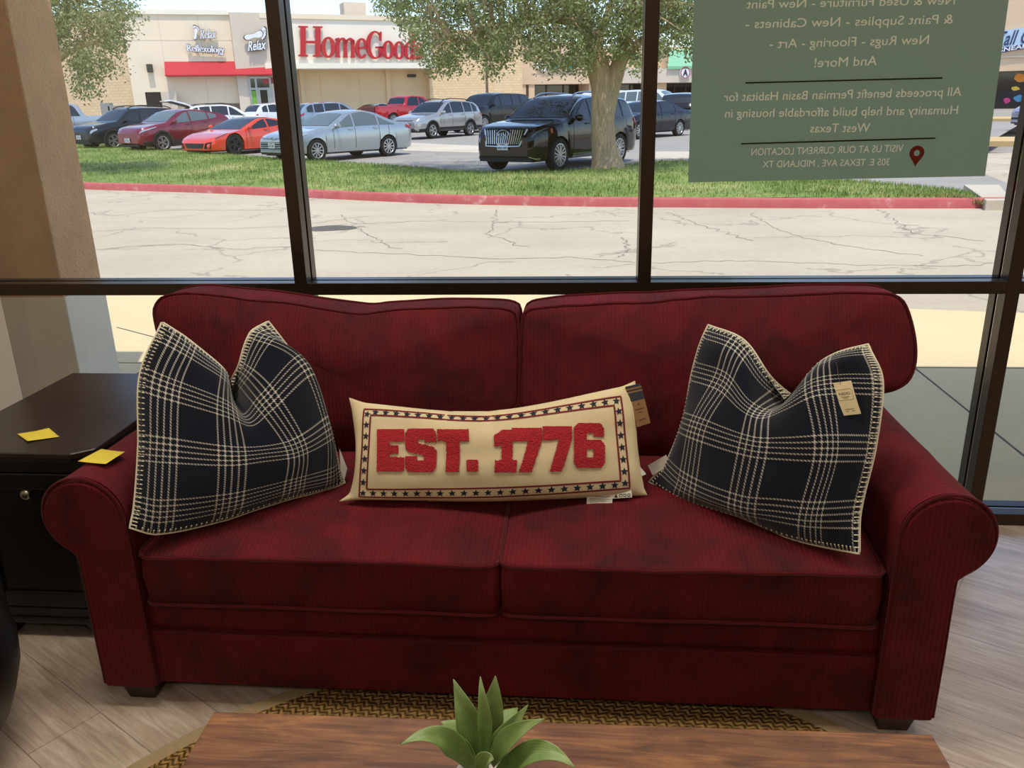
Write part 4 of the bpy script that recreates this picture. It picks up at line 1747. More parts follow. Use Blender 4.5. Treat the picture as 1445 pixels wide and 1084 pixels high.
mb.v, mb.f = vs, fs
tag(mb.build('lawn_grass', M_GRASS, None, smooth=0), 'sunlit green lawn strip between the red curb and the parking lot', 'grass', None, 'stuff')

# ---------------------------------------------------------------- the store's own walkway cover and stucco column
M_STUCCO = mat('tan_stucco', 'c6a077', 0.9, var=0.10, vscale=5, bump=0.9, bscale=70, bdist=0.012)
M_BASE = mat('smooth_cream_plinth', 'd6d0c0', 0.75, var=0.06, vscale=4, bump=0.15, bscale=30)
CXR, CY0, CYW = -2.615, 1.0, 0.345
ZPL = float(at(95, 420, CY0)[2])
colm = tag(empty('column', (CXR - .18, CY0 + CYW / 2, -.01)), 'tan stucco column on a smooth cream base on the sidewalk outside', 'column')
MB().bar(CXR - .40, CXR, CY0, CY0 + CYW, ZPL, 2.62).build('shaft', M_STUCCO, colm, smooth=0, bevel=.008)
MB().bar(CXR - .405, CXR + .008, CY0 - .006, CY0 + CYW + .006, -.01, ZPL + .002).build('base', M_BASE, colm, smooth=0, bevel=.006)
structure(MB().bar(-14, 14, 0.116, 1.05, 2.62, 2.80).build('trim_6', mat('white_bounce_soffit', 'd9d4c8', 0.8), None, smooth=0))  # unseen soffit, made white to bounce more light under the cover
structure(MB().bar(-14, 14, 0.0, 0.115, CEIL, 4.2).bar(XR, 14, 0.0, 0.115, -.1, CEIL).bar(-14, MULL[0] - FW / 2, 0.0, 0.115, -.1, CEIL).build('wall_front', M_STUCCO, None, smooth=0))

# ================================================================ OUTSIDE: STORES ACROSS THE LOT
M_BEIGE = mat('beige_store_stucco', 'eadabf', 0.9, var=0.04, vscale=0.6, bump=0.1, bscale=4)
M_CREAM = mat('cream_fascia_stucco', 'efe7d4', 0.9, var=0.03, vscale=0.6)
M_TAUPE = mat('pale_taupe_stucco', 'd2c4b2', 0.9, var=0.04, vscale=0.6)
M_PINKT = mat('pinkish_tan_stucco', 'dcbf9f', 0.9, var=0.04, vscale=0.5)
M_RECESS = mat('warm_tan_wall', 'e2c8a0', 0.9, var=0.05, vscale=0.5)
M_DGLASS = mat('dark_store_glass', '1b1d1f', 0.08, spec=0.8)
M_ALU = mat('silver_door_frame', 'a8a8a4', 0.4, 0.6)
M_REDCAN = mat('red_canvas_awning', 'ac1c2a', 0.7, var=0.05, vscale=1.5)
M_SIGNRED = mat('glossy_red_sign_letter', 'b81624', 0.4)
M_SIGNWHITE = mat('white_sign_letter', 'e4e6ea', 0.4)
M_SIGNBACK = mat('dark_letter_edge', '2b2c35', 0.5)
M_TEAL = mat('teal_sign_letter', '149a9a', 0.4)


def brick(name, c1, c2):
    t = NT(name)
    co = t.coord()
    v = t.n('ShaderNodeCombineXYZ')
    x, y, z = t.sep(co)
    t.l(t.math('ADD', x, t.math('MULTIPLY', y, 0.8)), v.inputs[0])
    t.l(z, v.inputs[1])
    b = t.n('ShaderNodeTexBrick')
    t.l(v.outputs[0], b.inputs['Vector'])
    b.inputs['Scale'].default_value = 1.0
    b.inputs['Brick Width'].default_value = 0.4
    b.inputs['Row Height'].default_value = 0.2
    b.inputs['Mortar Size'].default_value = 0.014
    b.inputs['Color1'].default_value = lin(c1)
    b.inputs['Color2'].default_value = lin(c2)
    b.inputs['Mortar'].default_value = lin('cdae83')
    t.l(b.outputs[0], t.b.inputs['Base Color'])
    t.b.inputs['Roughness'].default_value = 0.9
    return t.m


M_BRICK = brick('tan_brick', 'e0c096', 'e8cda5')


class Face:
    """vertical facade between two ground points; pt(x,y,d) puts a photo pixel on it, d metres out from it"""

    def __init__(s, xl, Yl, xr, Yr, yref=110):
        s.a, s.b = at(xl, yref, Yl), at(xr, yref, Yr)
        d = s.b - s.a
        d[2] = 0
        s.L = np.linalg.norm(d)
        s.ex = d / s.L
        s.n = np.array((s.ex[1], -s.ex[0], 0.0))

    def pt(s, x, y, d=0.0):
        return at_plane(x, y, s.a + s.n * d, s.n)

    def ux(s, x, y=110, d=0.0):
        return float(np.dot(s.pt(x, y, d) - s.a, s.ex))

    def z(s, x, y, d=0.0):
        return float(s.pt(x, y, d)[2])

    def slab(s, mb, u0, u1, z0, z1, d0, d1):
        """box: along u0..u1, out from d0 to d1"""
        o = np.array((s.a[0], s.a[1], 0.0)) + s.n * d0
        mb.prism([(u0, z0), (u1, z0), (u1, z1), (u0, z1)], o, s.ex, (0, 0, 1), s.n, d1 - d0)
        return mb


GZ = 0.1
store = tag(empty('store_building', tuple(at(300, 150, 60))), 'long beige store building across the lot with red letter sign and red awning', 'building')
# brick wing at the far left
fA = Face(40, 63, 184, 58.2)
zt = fA.z(178, 12)
mb = MB()
fA.slab(mb, -6, fA.L, GZ, zt, -8, 0)
mb.build('brick_wall', M_BRICK, store, smooth=0)
# reflexology wall
fB = Face(184, 57.6, 336, 60.4)
ztB = fB.z(250, 14)
mb = MB()
fB.slab(mb, 0, fB.L, GZ, ztB - .3, -10, 0)
mb.build('front_wall', M_BEIGE, store, smooth=0)
mb = MB()
fB.slab(mb, -.15, fB.L + .05, ztB - .3, ztB, -1.2, .14)
mb.build('parapet_cap', M_CREAM, store, smooth=0)
fC = Face(334, 59.9, 392, 61.2)
ztC = fC.z(350, 18)
mb = MB()
fC.slab(mb, 0, fC.L, GZ, ztC, -9, .25)
mb.build('pier', M_TAUPE, store, smooth=0)
mb = MB()
for zz in (fB.z(250, 57), ):
    fB.slab(mb, 0, fB.L, zz, zz + .03, 0, .012)
for xx in (236, 291):
    u = fB.ux(xx, 120)
    fB.slab(mb, u, u + .03, GZ, ztB - .3, 0, .012)
mb.build('wall_joint', M_TAUPE, store, smooth=0)
# back door of the unit (open), wall lamp
mb = MB()
u0, u1 = fB.ux(206, 140), fB.ux(228, 140)
zd = fB.z(215, 130)
fB.slab(mb, u0, u1, GZ, zd, -.3, .02)
mb.build('doorway', mat('dark_interior', '1d1a17', 0.9), store, smooth=0)
mb = MB()
o = fB.pt(229, 140, .03)
mb.prism([(0, GZ - o[2]), (1.3, GZ - o[2]), (1.3, zd - o[2]), (0, zd - o[2])], o, (fB.ex * .8 + fB.n * .6), (0, 0, 1), fB.n, .06)
mb.build('door', M_TAUPE, store, smooth=0)
mb = MB()
u = fB.ux(212, 98)
z = fB.z(212, 98)
fB.slab(mb, u - .2, u + .2, z - .2, z + .35, 0, .4)
mb.build('wall_lamp', mat('dark_lamp_housing', '3a3632', 0.5), store, smooth=0, bevel=.04)
# red awning over both
za, zb = fB.z(240, 87, .0), fB.z(240, 107.5, 1.2)
ua, ub = fB.ux(233, 95), fB.ux(391, 95)
mb = MB()
o = np.array((fB.a[0], fB.a[1], 0.0))
prof = [(0.02, za), (1.25, zb + .08), (1.25, zb), (0.02, zb)]
mb.prism(prof, o + fB.ex * ua, fB.n, (0, 0, 1), fB.ex, ub - ua)
mb.build('awning', M_REDCAN, store, smooth=0)
# storefront beside the pier
mb = MB()
dC = .27
zt1, zt2 = fC.z(365, 109, dC), fC.z(365, 125, dC)
us = [fC.ux(x, 130, dC) for x in (353, 361, 363, 381)]
fC.slab(mb, us[0], us[1], GZ, zt1, .20, dC)
fC.slab(mb, us[2], us[3], GZ, zt1, .20, dC)
mb.build('shop_window', M_DGLASS, store, smooth=0)
mb = MB()
for u in (us[0] - .05, us[1], us[3]):
    fC.slab(mb, u, u + .14, GZ, zt1, .20, dC + .08)
for z in (zt1 - .1, zt2 - .1):
    fC.slab(mb, us[0], us[3], z, z + .16, .20, dC + .07)
u1 = us[2]
fC.slab(mb, u1 + .02, u1 + .2, GZ, zt2 - .1, .2, dC + .06)
fC.slab(mb, us[3] - .2, us[3], GZ, zt2 - .1, .2, dC + .06)
mb.build('door_frame', M_ALU, store, smooth=0)
mb = MB()
fC.slab(mb, us[0] + .08, us[1], GZ + .7, zt2 - .15, dC, dC + .012)
mb.build('window_poster', mat('green_poster', '6fae3a', 0.6), store, smooth=0)
mb = MB()
u = us[2] + .5
fC.slab(mb, u, u + 1.5, zt2 + .35, zt2 + .75, dC, dC + .03)
mb.build('neon_sign', mat('red_window_sign', 'a03038', 0.6), store, smooth=0)
mb = MB()
fB.slab(mb, fB.ux(291, 160), fB.ux(352, 160), GZ, fB.z(320, 146), 0, .03)
mb.build('wainscot', mat('grey_brown_wainscot', '7b6b5e', 0.9), store, smooth=0)

# channel letters -----------------------------------------------------
def wall_text(nm, face, txt, xl, yl, xr, yr, cap, m, d=.12, off=0.0, shear=0.0, back=None, th=.12, boff=.05, bold=0.0):
    a, b = face.pt(xl, yl, d), face.pt(xr, yr, d)
    h = np.linalg.norm(face.pt(xl, yl - cap, d) - a)
    o = None
    if back is not None:
        mb = MB()
        for sx, sz in (((-1, -.6), (1, -.6), (1, .8), (-1, .8)) if bold else ((0, 0),)):
            d_ = face.ex * sx * bold * 1.9 + np.array((0, 0, sz * bold * 1.9)) - face.n * .03
            text_mesh(mb, txt, a + d_, b + d_, (0, 0, 1), th * .7, face.n, boff, shear, h)
        o = mb.build('letter_edge', back, store, smooth=0)
    mb = MB()
    for sx in ((-1, 1) if bold else (0,)):
        text_mesh(mb, txt, a + face.ex * sx * bold, b + face.ex * sx * bold, (0, 0, 1), th, face.n, off, shear, h)
    return mb.build(nm, m, o if o is not None else store, smooth=0)


def foot(mb, face, cx, cy, sx, sy, ang, d, grow=1.0, th=.1):
    """bare footprint: sole outline and five toes; px units"""
    sole = [(-.95, -.10), (-.98, .12), (-.80, .26), (-.45, .22), (-.05, .14), (.30, .30), (.62, .36), (.80, .12), (.76, -.18), (.55, -.36), (.25, -.34), (-.15, -.20), (-.55, -.30), (-.82, -.26)]
    sole = chaikin(sole, 2)
    c, s = math.cos(ang), math.sin(ang)

    def tr(p):
        x, y = p[0] * sx * grow, p[1] * sy * grow
        return face.pt(cx + x * c - y * s, cy - (x * s + y * c), d)
    P = [tr(p) for p in sole]
    n = len(P)
    mb.add(P + [p + face.n * th for p in P], [tuple(range(n))[::-1], tuple(range(n, 2 * n))] + [(i, (i + 1) % n, n + (i + 1) % n, n + i) for i in range(n)])
    for tx, ty, r in ((.98, .34, .17), (1.00, .06, .12), (.94, -.16, .11), (.82, -.34, .10), (.66, -.48, .09)):
        P = [tr((tx + r / grow * math.cos(t) * grow, ty + r * 1.5 * math.sin(t))) for t in np.linspace(0, 2 * math.pi, 14, endpoint=False)]
        n = len(P)
        mb.add(P + [p + face.n * th for p in P], [tuple(range(n))[::-1], tuple(range(n, 2 * n))] + [(i, (i + 1) % n, n + (i + 1) % n, n + i) for i in range(n)])


wall_text('sign_lettering', fB, 'Relax', 283, 55, 306, 54, 14, M_SIGNWHITE, .25, .0, .35, M_SIGNBACK, .12, .0, .018)
wall_text('sign_lettering', fB, 'Reflexology', 265, 72.5, 317, 75, 10.5, M_SIGNWHITE, .25, .0, 0, M_SIGNBACK, .12, .0, .022)
for grow, d, m in ((1.12, .22, M_SIGNBACK), (1.0, .27, M_SIGNWHITE)):
    mb = MB()
    foot(mb, fB, 276, 47, 9, 8, math.radians(82), d, grow)
    mb.build('foot_emblem', m, store, smooth=0)
for grow, d, m in ((1.10, .46, M_SIGNBACK), (1.0, .52, M_SIGNWHITE)):
    mb = MB()
    foot(mb, fC, 359, 50, 15, 14, math.radians(14), d, grow)
    mb.build('foot_emblem', m, store, smooth=0)
wall_text('sign_lettering', fC, 'Relax', 350, 72, 376, 69, 14, M_SIGNWHITE, .50, .02, .35, M_SIGNBACK, .12, .07)

# red letter fascia ---------------------------------------------------
fD = Face(389, 61.0, 622, 67.2)
zD1 = fD.z(400, 19)
zD0 = fD.z(400, 89)
zD00 = fD.z(400, 97)
uD = fD.ux(612, 80)
mb = MB()
fD.slab(mb, -.6, uD, zD0, zD1 - .35, -3.6, 0)
mb.build('fascia', M_CREAM, store, smooth=0)
mb = MB()
fD.slab(mb, -.7, uD + .1, zD1 - .35, zD1, -3.7, .12)
mb.build('parapet_cap', M_BEIGE, store, smooth=0)
mb = MB()
fD.slab(mb, -.7, uD + .1, zD00, zD0, -3.7, .22)
mb.build('soffit_band', M_CREAM, store, smooth=0)
mb = MB()
fD.slab(mb, -.6, uD + 4, GZ, zD00, -8, -2.4)
mb.build('recessed_wall', M_RECESS, store, smooth=0)
for x in (424, 453, 508, 545):
    mb = MB()
    u = fD.ux(x, 130, -2.4)
    fD.slab(mb, u, u + (.35 if x in (424, 545) else .06), GZ, zD00, -2.4, -2.2 if x in (424, 545) else -2.36)
    mb.build('wall_pilaster', M_RECESS, store, smooth=0)
mb = MB()
fD.slab(mb, fD.ux(580, 105, -2.4) - .35, fD.ux(580, 105, -2.4) + .35, fD.z(580, 109, -2.4), fD.z(580, 105, -2.4), -2.4, -2.1)
mb.build('wall_lamp', mat('dark_lamp_housing', '3a3632', 0.5), store, smooth=0, bevel=.04)


def ell(cx, cy, rx, ry, a0=0, a1=360, n=28):
    return [(cx + rx * math.cos(math.radians(a0 + (a1 - a0) * k / (n - 1))), cy + ry * math.sin(math.radians(a0 + (a1 - a0) * k / (n - 1)))) for k in range(n)]


mb = MB()
DL = .10


def glyph(x0, x1, yb0, yb1, cap):
    """maps glyph space (0..1 across, y in cap heights) through the photo to the fascia"""
    def f(a, b):
        x = x0 + (x1 - x0) * a
        return fD.pt(x, yb0 + (yb1 - yb0) * a - cap * b, DL)
    return f


def gpoly(f, poly, th=.16):
    P = [f(*p) for p in poly]
    n = len(P)
    mb.add(P + [p + fD.n * th for p in P], [tuple(range(n))[::-1], tuple(range(n, 2 * n))] + [(i, (i + 1) % n, n + (i + 1) % n, n + i) for i in range(n)])


def gring(f, o, i, closed, th=.16):
    n = len(o)
    P = [f(*p) for p in o] + [f(*p) for p in i]
    P = P + [p + fD.n * th for p in P]
    fs = []
    for k in range(n if closed else n - 1):
        j = (k + 1) % n
        fs += [(j, k, n + k, n + j), (2 * n + k, 2 * n + j, 3 * n + j, 3 * n + k), (k, j, 2 * n + j, 2 * n + k), (n + j, n + k, 3 * n + k, 3 * n + j)]
    if not closed:
        fs += [(0, 2 * n, 3 * n, n), (n - 1, 2 * n - 1, 4 * n - 1, 3 * n - 1)]
    mb.add(P, fs)


def c2(x):
    return 360 + x / 4.014


BL = lambda x: (320 + (x - 243) * 0.022) / 4.014      # baseline
f = glyph(c2(241), c2(383), BL(241), BL(383), 43)
gpoly(f, [(.02, 0), (.40, 0), (.40, .055), (.31, .07), (.31, .44), (.69, .44), (.69, .07), (.60, .055), (.60, 0), (.98, 0), (.98, .055), (.90, .07), (.90, .94), (.98, .955), (.98, 1.0), (.60, 1.0), (.60, .955), (.69, .94), (.69, .52), (.31, .52), (.31, .94), (.40, .955), (.40, 1), (.02, 1), (.02, .955), (.10, .94), (.10, .07), (.02, .055)])


def g_o(x0, x1, cap=40, h=.66):
    f = glyph(c2(x0), c2(x1), BL(x0) + .5, BL(x1) + .5, cap)
    gring(f, ell(.5, h / 2, .5, h / 2 + .015, 0, 350, 36), ell(.5, h / 2, .20, h / 2 - .05, 0, 350, 36), True)


g_o(372, 454, 43)
f = glyph(c2(450), c2(572), BL(450), BL(572), 42)
for s0 in (.05, .40, .75):
    gpoly(f, [(s0 - .03, 0), (s0 + .20, 0), (s0 + .20, .04), (s0 + .165, .055), (s0 + .165, .60), (s0, .60), (s0, .055), (s0 - .03, .04)])
gpoly(f, [(-.02, .58), (.05, .64), (.215, .66), (.215, .54), (.06, .55)])
for s0 in (.19, .54):
    gring(f, ell(s0 + .17, .45, .20, .215, 165, 0, 20), ell(s0 + .13, .45, .08, .13, 165, 0, 20), False)
f = glyph(c2(566), c2(636), BL(566) + .5, BL(636) + .5, 42)
gring(f, ell(.5, .33, .5, .345, 5, 325, 34), ell(.52, .33, .21, .28, 5, 318, 34), False)
gpoly(f, [(.2, .30), (.99, .34), (.99, .40), (.2, .36)])
f = glyph(c2(626), c2(724), BL(626) + .5, BL(724) + .5, 38)
gring(f, ell(.5, .5, .5, .52, 48, 330, 40), ell(.56, .5, .30, .46, 40, 320, 40), False)
gpoly(f, [(.80, .66), (.90, .66), (.90, 1.0), (.82, 1.0), (.74, .92)])
gpoly(f, [(.55, .38), (1.02, .38), (1.02, .44), (.96, .45), (.96, .08), (.72, .02), (.72, .45), (.55, .44)])
g_o(718, 786, 38)
g_o(782, 846, 37)
f = glyph(c2(842), c2(906), BL(842) + .5, BL(906) + .5, 36)
gring(f, ell(.42, .33, .42, .345, 0, 350, 34), ell(.45, .33, .16, .28, 0, 350, 34), True)
gpoly(f, [(.66, 0), (1.02, 0), (1.02, .05), (.94, .06), (.94, 1.05), (.60, 1.05), (.60, 1.0), (.68, .99)])
f = glyph(c2(904), c2(950), BL(904) + .5, BL(950) + .5, 35)
gring(f, ell(.5, .48, .46, .19, 20, 270, 20), ell(.5, .48, .16, .10, 20, 270, 20), False)
gring(f, ell(.5, .18, .48, .20, 90, -160, 20), ell(.5, .20, .16, .10, 90, -160, 20), False)
mb.build('sign_lettering', M_SIGNRED, store, smooth=0)
# brick wing right of the fascia
fE = Face(606, 68.0, 737, 71.0)
mb = MB()
fE.slab(mb, 0, fE.L, GZ, fE.z(660, 42), -8, 0)
mb.build('brick_wall', M_BRICK, store, smooth=0)
mb = MB()
u = fD.ux(522, 22)
fD.slab(mb, u - .9, u + .9, zD1, zD1 + 1.4, -6, -4.5)
mb.build('roof_unit', M_TAUPE, store, smooth=0)

# utility boxes and bollard in front of the brick wing
ub_ = tag(MB().box(tuple(at(151, 152, 56) * (1, 1, 0) + np.array((0, 0, lot_z(56) + .95))), (.7, .5, 1.9)).box(tuple(at(164, 152, 56) * (1, 1, 0) + np.array((0, 0, lot_z(56) + .85))), (1.0, .5, 1.7)).build('utility_box', mat('grey_cabinet_paint', '8d8d88', 0.6), None, smooth=0, bevel=.03),
          'grey utility boxes standing against the brick wing at the far left', 'utility box')

# strip of shops ------------------------------------------------------
strip = tag(empty('shop_building', tuple(at(850, 140, 78))), 'low tan strip of shops with dark storefronts behind the tree', 'building')
fF = Face(737, 73.0, 1060, 84.0)
zf0, zf1 = fF.z(800, 118.5), fF.z(800, 86)
mb = MB()
fF.slab(mb, 0, fF.ux(832, 100), zf0, fF.z(760, 58), -9, 0)
mb.build('shop_front', M_PINKT, strip, smooth=0)
mb = MB()
fF.slab(mb, fF.ux(832, 100), fF.L + 16, zf0, fF.z(900, 97), -9, .6)
mb.build('fascia', M_TAUPE, strip, smooth=0)
mb = MB()
fF.slab(mb, fF.ux(832, 100), fF.L + 16, fF.z(900, 97), fF.z(900, 62), -9, -3)
mb.build('upper_wall', M_PINKT, strip, smooth=0)
mb = MB()
fF.slab(mb, 0, fF.L + 16, GZ, zf0, -9, -2.2)
mb.build('storefront', M_DGLASS, strip, smooth=0)
for x0, x1 in ((737, 743), (747, 755), (832, 840), (926, 941)):
    mb = MB()
    fF.slab(mb, fF.ux(x0, 130), fF.ux(x1, 130), GZ, zf0, -2.3, -.1)
    mb.build('pier', M_PINKT, strip, smooth=0)
for x in (770, 794, 809, 831, 868, 888, 906, 950, 966, 978):
    mb = MB()
    u = fF.ux(x, 130, -2.2)
    fF.slab(mb, u, u + .12, GZ, zf0, -2.2, -2.12)
    mb.build('window_frame', mat('bronze_storefront', '4a3a2c', 0.5), strip, smooth=0)
mb = MB()
q0, q1 = fF.pt(750, 103, .02), fF.pt(835, 103, .02)
fF.slab(mb, fF.ux(750, 105), fF.ux(832, 105), fF.z(790, 103.5), fF.z(790, 103.5) + .05, 0, .04)
mb.build('wall_joint', M_TAUPE, strip, smooth=0)
store_keep, store = store, strip
wall_text('sign_lettering', fF, 'Miracle-Ear', 772, 97, 811, 96, 7.5, M_TEAL, .1, .02)
mb = MB()
for (cx, cy, r) in ((761.5, 92.5, 3.6), (767, 96, 3.4)):
    P = [fF.pt(cx + r * math.cos(t), cy + r * 1.15 * math.sin(t), .1) for t in np.linspace(0.3, 5.2, 20)]
    mb.tube(P, .09, 6)
mb.build('swirl_emblem', M_SIGNWHITE, strip)
store = store_keep
mb = MB()
a, b = fF.ux(942, 90, .8), fF.L + 14
o = np.array((fF.a[0], fF.a[1], 0.0)) + fF.ex * a
z0, z1 = fF.z(950, 94), fF.z(950, 66)
P = [(0, z0, .8), (b - a, z0, .8), (b - a, z1, -3), (2.6, z1, -3)]
V = [o + fF.ex * u + fF.n * d + np.array((0, 0, z)) for u, z, d in P]
V2 = [p - np.array((0, 0, .25)) for p in V]
mb.add(V + V2, [(0, 1, 2, 3), (7, 6, 5, 4), (0, 4, 5, 1), (1, 5, 6, 2), (2, 6, 7, 3), (3, 7, 4, 0)])
mb.build('metal_roof', mat('pale_green_metal_roof', '86bd97', 0.5, var=0.05, vscale=1), strip, smooth=0)
mb = MB()
mb2 = MB()
mb3 = MB()
cc = fF.pt(965.5, 102.5, .62)
rr = np.linalg.norm(fF.pt(965.5, 111.5, .62) - cc)
mb.lathe([(.001, 0), (rr, 0), (rr, .18), (.001, .18)], cc, fF.n, 36)
disc = mb.build('round_sign', M_SIGNWHITE, strip, smooth=40)
mb2.lathe([(rr * .80, .17), (rr * .80, .21), (rr * .92, .21), (rr * .92, .17)], cc, fF.n, 36, cap=False)
mb2.build('sign_ring', mat('red_sign_ring', 'a82a34', 0.5), disc, smooth=30)
text_mesh(mb3, 'A', cc - fF.ex * rr * .45 - np.array((0, 0, rr * .48)) + fF.n * .18, cc + fF.ex * rr * .45 - np.array((0, 0, rr * .48)) + fF.n * .18, (0, 0, 1), .04, fF.n, .03, 0, rr * 1.0)
mb3.build('sign_lettering', M_SIGNBACK, disc, smooth=0)

# shoe store at the far right -----------------------------------------
shoe = tag(empty('shop_building', tuple(at(1425, 140, 66))), 'tan shop with a pale blue sign and a colourful window at the far right', 'building')
fG = Face(1385, 66, 1500, 64)
mb = MB()
zg = fG.z(1430, 100)
fG.slab(mb, -9, fG.L + 8, zg, fG.z(1420, -30), -9, 0)
mb.build('shop_front', M_PINKT, shoe, smooth=0)
mb = MB()
fG.slab(mb, -9, fG.L + 8, fG.z(1430, 79), fG.z(1430, 81), -.1, .12)
mb.build('ledge', M_TAUPE, shoe, smooth=0)
mb = MB()
fG.slab(mb, -9, fG.L + 8, GZ, zg, -9, -1.2)
mb.build('storefront', M_DGLASS, shoe, smooth=0)
mb = MB()
P = [fG.pt(*p, .05) for p in ((1408, 76), (1408, 44), (1440, 40), (1475, 36), (1478, 64), (1445, 68))]
n = len(P)
mb.add(P + [p + fG.n * .15 for p in P], [tuple(range(n)), tuple(range(n, 2 * n))[::-1]] + [(i, n + i, n + (i + 1) % n, (i + 1) % n) for i in range(n)])
bd = mb.build('sign_board', mat('pale_blue_sign', 'b6cfe2', 0.5), shoe, smooth=0)
M_NAVY = mat('navy_sign_letter', '2c3566', 0.5)
mb = MB()
text_mesh(mb, 'Tall City', fG.pt(1407, 65, .2), fG.pt(1474, 58, .2), (0, 0, 1), .05, fG.n, .01, .3, 1.0)
mb.build('sign_lettering', M_NAVY, bd, smooth=0)
mb = MB()
P = [fG.pt(*p, .2) for p in ((1409, 75), (1409, 68), (1472, 58), (1474, 64))]
mb.add(P + [p + fG.n * .03 for p in P], [(3, 2, 1, 0), (4, 5, 6, 7), (0, 1, 5, 4), (1, 2, 6, 5), (2, 3, 7, 6), (3, 0, 4, 7)])
mb.build('sign_band', M_NAVY, bd, smooth=0)
mb = MB()
text_mesh(mb, 'SNEAKERS', fG.pt(1409.5, 74, .24), fG.pt(1472, 63.2, .24), (0, 0, 1), .03, fG.n, .02, 0, .30)
mb.build('sign_lettering', M_SIGNWHITE, bd, smooth=0)
mb = MB()
u0, u1 = fG.ux(1419, 125, -1.2), fG.ux(1450, 125, -1.2)
rg = random.Random(3)
mg = [mat('orange_poster_ink', 'e08a2a', 0.5), mat('pink_poster_ink', 'd63a78', 0.5), mat('yellow_poster_ink', 'e2c13a', 0.5), mat('blue_poster_ink', '4a90b8', 0.5)]
for k, (cx, cy, rx, ry) in enumerate(((1440, 110, 9, 6), (1421, 142, 5, 4), (1433, 125, 6, 3), (1437, 139, 7, 5))):
    mb = MB()
    P = [fG.pt(cx + rx * (1 + .35 * nz(math.cos(t), math.sin(t), k)) * math.cos(t), cy + ry * (1 + .5 * nz(math.sin(t), math.cos(t), k + 4)) * math.sin(t), -1.15) for t in np.linspace(0, 2 * math.pi, 18, endpoint=False)]
    n = len(P)
    mb.add(P + [p + fG.n * .02 for p in P], [tuple(range(n)), tuple(range(n, 2 * n))[::-1]] + [(i, n + i, n + (i + 1) % n, (i + 1) % n) for i in range(n)])
    mb.build('window_graphic', mg[k], shoe, smooth=0)

# lamp pole in the lot ------------------------------------------------
lp = at_lot(688, 168)
lp = at(688, 150, 60)
lp[2] = lot_z(60)
pole = tag(empty('lamp_post', tuple(lp)), 'thin brown lamp pole in the parking lot in front of the brick wall', 'lamp post')
M_POLE = mat('brown_pole_paint', '6a5a48', 0.6)
MB().lathe([(.11, .5), (.09, 3), (.07, 8.6)], tuple(lp), (0, 0, 1), 16).build('pole', M_POLE, pole)
MB().lathe([(.3, -.1), (.3, .5), (.28, .52)], tuple(lp), (0, 0, 1), 24).build('base', M_LIGHT, pole)
mb = MB()
mb.bar(lp[0] - .9, lp[0] + .9, lp[1] - .05, lp[1] + .05, lp[2] + 8.5, lp[2] + 8.6)
for sx in (-1, 1):
    mb.bar(lp[0] + sx * .9 - .3, lp[0] + sx * .9 + .3, lp[1] - .18, lp[1] + .18, lp[2] + 8.55, lp[2] + 8.72)
mb.build('lamp_head', M_POLE, pole, smooth=0)

# ================================================================ VEHICLES
M_TIRE = mat('black_tyre_rubber', '151515', 0.85)
M_RIMS = mat('silver_alloy_rim', 'b4b6b8', 0.3, 0.8)
M_RIMD = mat('dark_alloy_rim', '33343a', 0.35, 0.7)
M_RIMK = mat('black_wheel_recess', '0d0d0e', 0.7)
M_CGLASS = mat('tinted_car_glass', '10181c', 0.04, spec=0.9)
M_CGLASSL = mat('daylit_cabin_glass', '5a6868', 0.04, spec=0.9)  # opaque; the pale tone paints the sky-lit cabin behind the glass
M_PLAST = mat('dark_grey_plastic_trim', '242628', 0.7)
M_UNDER = mat('black_underbody', '070707', 0.9)
M_CHROME = mat('chrome_trim', 'c8cacc', 0.15, 1.0)
M_TAIL = mat('red_tail_light', 'a01018', 0.2)
M_HEAD = mat('clear_headlight', 'aab2b8', 0.12, 0.3, spec=0.8)
M_HEADD = mat('smoked_headlight', '3a4046', 0.12, 0.3, spec=0.8)
M_PLATE = mat('white_licence_plate', 'c6c8c8', 0.5)
M_AMBER = mat('amber_marker', 'b4521c', 0.3)


def paint(name, c, metal=0.25):
    return mat(name, c, 0.25, metal, 0.5, 1.0)


